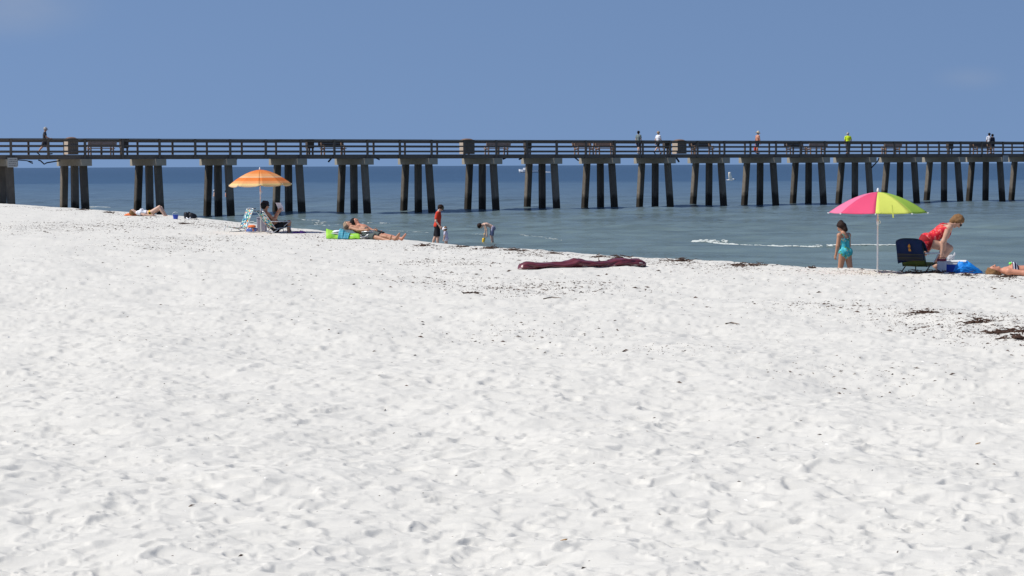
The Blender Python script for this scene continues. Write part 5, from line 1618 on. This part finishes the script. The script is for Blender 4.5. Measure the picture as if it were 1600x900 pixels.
# fine litter: broken weed, shells and specks
def scatter(name, m, n, sizes, dens, seed, mats2=None):
    q = np.random.default_rng(seed)
    P = []
    while len(P) < n:
        y = 8.2 + (95 - 8.2) * q.uniform(0, 1, 4000) ** 1.6
        x = q.uniform(-.3, .3, 4000) * y
        s, _ = shore(x, y)
        keep = (q.uniform(0, 1, 4000) < dens(x, y, s)) & (s > -.8)
        P += list(np.stack([x[keep], y[keep]], 1))
    P = np.array(P[:n])
    z = sand_z(P[:, 0], P[:, 1])
    V = []; F = []
    for i in range(n):
        L = q.uniform(*sizes) * (1 + 1.4 * (q.uniform() < .12)) * min(1.0, .22 + P[i, 1] / 42); a = q.uniform(0, 6.28); w = L * q.uniform(.10, .26); t = L * q.uniform(.08, .22)
        d = np.array([math.cos(a), math.sin(a), q.normal(0, .15)]); e = np.array([-math.sin(a), math.cos(a), q.normal(0, .2)])
        c = np.array([P[i, 0], P[i, 1], z[i] + t * .3]); b0 = len(V)
        k = q.normal(0, .25)
        V += [c - d * L / 2, c + e * w / 2 + e * k * L * .3, c + EZ * t + e * k * L * .3, c - e * w / 2 + e * k * L * .3, c + d * L / 2]
        F += [(b0, b0 + 1, b0 + 2), (b0, b0 + 2, b0 + 3), (b0 + 4, b0 + 2, b0 + 1), (b0 + 4, b0 + 3, b0 + 2), (b0, b0 + 3, b0 + 1), (b0 + 4, b0 + 1, b0 + 3)]
    o = obj(name, (np.array(V), F), m)
    o['kind'] = 'stuff'
    return o
patches = []
for px, py, w, a in ((90, 357, 2.6, 1), (140, 350, 2.2, .8), (285, 374, 1.5, 1), (265, 388, 1.4, .6), (310, 352, 2.2, .7), (680, 408, .75, 1), (735, 412, .6, 1), (700, 438, .8, .7), (850, 447, 1.1, 1), (820, 455, .8, .7), (870, 395, .8, .6), (1300, 478, .8, .7), (1440, 490, .6, .8), (1560, 505, .9, 1.3),
                     (1590, 520, .7, 1.4), (1570, 530, .6, 1), (1480, 500, .8, .6), (1330, 590, .7, .35), (820, 520, .9, .3), (1010, 545, .7, .3)):
    c = ground(px, py); patches.append((c[0], c[1], w, a))
def d_weed(x, y, s):
    v = .006 + .16 * np.exp(-(np.maximum(s, 0) / 2.2) ** 2) + .04 * np.exp(-(np.maximum(s, 0) / 9) ** 2)
    v = v + .95 * np.exp(-((s - .6) / .6) ** 2) * np.clip(np.sin(x * 2.3 + 1.5 * np.sin(x * .9)) + .35, 0, 1)
    for cx, cy, w, a in patches:
        v = v + .8 * a * np.exp(-(((x - cx) / w) ** 2 + ((y - cy) / (w * 1.3)) ** 2))
    return np.clip(v * np.clip(y / 26, .12, 1), 0, 1)
scatter('weed_litter', weed, 11000, (.014, .05), d_weed, 21)
scatter('fine_weed_litter', mat('brown_weed_crumbs', (.10, .065, .05), .9, .4, 30), 26000, (.010, .032), d_weed, 22)
scatter('shell_fragments', mat('bleached_shell', (.86, .84, .80), .5, .05), 1500, (.012, .03), lambda x, y, s: np.full(x.shape, .3), 23)
leafm = mat('dead_leaf', (.42, .24, .10), .8, .3, 40)
for px, py, lab in ((881, 851, 'small curled orange leaf on the open near sand'), (1528, 693, 'small orange brown leaf on the sand near the right edge')):
    c = ground(px, py); c[2] = float(sand_z(c[0], c[1])) + .004
    o = obj('dead_leaf', sheet(np.array([[c + EX * .018 * t + EYv * s * .008 * (1 - t * t) + EZ * (.006 * s * s + .004 * t) for s in (-1, 0, 1)] for t in np.linspace(-1, 1, 5)]), .0015), leafm, None, True, loc=c)
    tag(o, lab, 'leaf')

# ------------------------------------------------------------------ FOAM
foam_m = mat('sea_foam', (.50, .53, .50), .9, .08, 12, .3)
def foam(name, pts, n, w, h, seed, size=(.04, .14), lift=0.0, dens=lambda u: 1.0):
    q = np.random.default_rng(seed); gs = []
    P = [atz(x, y, 0)[:2] for x, y in pts]
    cum = np.concatenate([[0], np.cumsum([np.linalg.norm(b - a) for a, b in zip(P[:-1], P[1:])])])
    k = 0
    while k < n:
        u = q.uniform(0, 1)
        if q.uniform() > dens(u) * (.55 + .45 * math.sin(u * 37 + seed) * math.sin(u * 13 + 1)): continue
        k += 1
        i = min(np.searchsorted(cum, u * cum[-1]) - 1, len(P) - 2); i = max(i, 0)
        f = (u * cum[-1] - cum[i]) / (cum[i + 1] - cum[i])
        c = P[i] * (1 - f) + P[i + 1] * f
        off = q.normal(0, w)
        d = unit(np.append(P[i + 1] - P[i], 0)); nn = np.array([-d[1], d[0]])
        c = c + nn * (off + .25 * math.sin(u * 9 + seed))
        z = float(sea_z(np.array([c[0]]), np.array([c[1]]))[0]) + lift
        r = q.uniform(*size)
        v, fc = ball((0, 0, 0), 1, 6, 4)
        v = v * np.array([r * q.uniform(1.5, 4), r * q.uniform(.6, 1.2), r * h]); a = math.atan2(d[1], d[0]) + q.normal(0, .2)
        v = np.stack([v[:, 0] * math.cos(a) - v[:, 1] * math.sin(a), v[:, 0] * math.sin(a) + v[:, 1] * math.cos(a), v[:, 2]], 1)
        gs.append((v + np.array([c[0], c[1], z]), fc))
    o = obj(name, join(*gs), foam_m); o['kind'] = 'stuff'
foam('breaker_foam', [(1076, 375.5), (1130, 379), (1200, 382.5), (1290, 387), (1400, 390.5)], 460, .09, .5, 1, (.018, .05), .012, lambda u: .75 if u < .3 else .5)
foam('breaker_foam', [(1076, 375), (1150, 379.5)], 40, .07, .6, 2, (.02, .05), .02)
foam('swash_foam', [(585, 357), (640, 359.5), (690, 361.5), (720, 364), (760, 366.5), (800, 367), (840, 372), (880, 375)], 380, .08, .12, 3, (.015, .04))
foam('swash_foam', [(455, 345), (485, 347), (520, 350)], 70, .2, .2, 4, (.02, .07))
foam('swash_foam', [(575, 348), (600, 350), (630, 352)], 55, .2, .2, 5, (.02, .07))
foam('swash_foam', [(140, 326), (168, 325.5)], 140, .3, .5, 6, (.06, .16))
foam('swash_foam', [(380, 347), (400, 348)], 60, .2, .3, 7, (.02, .08))
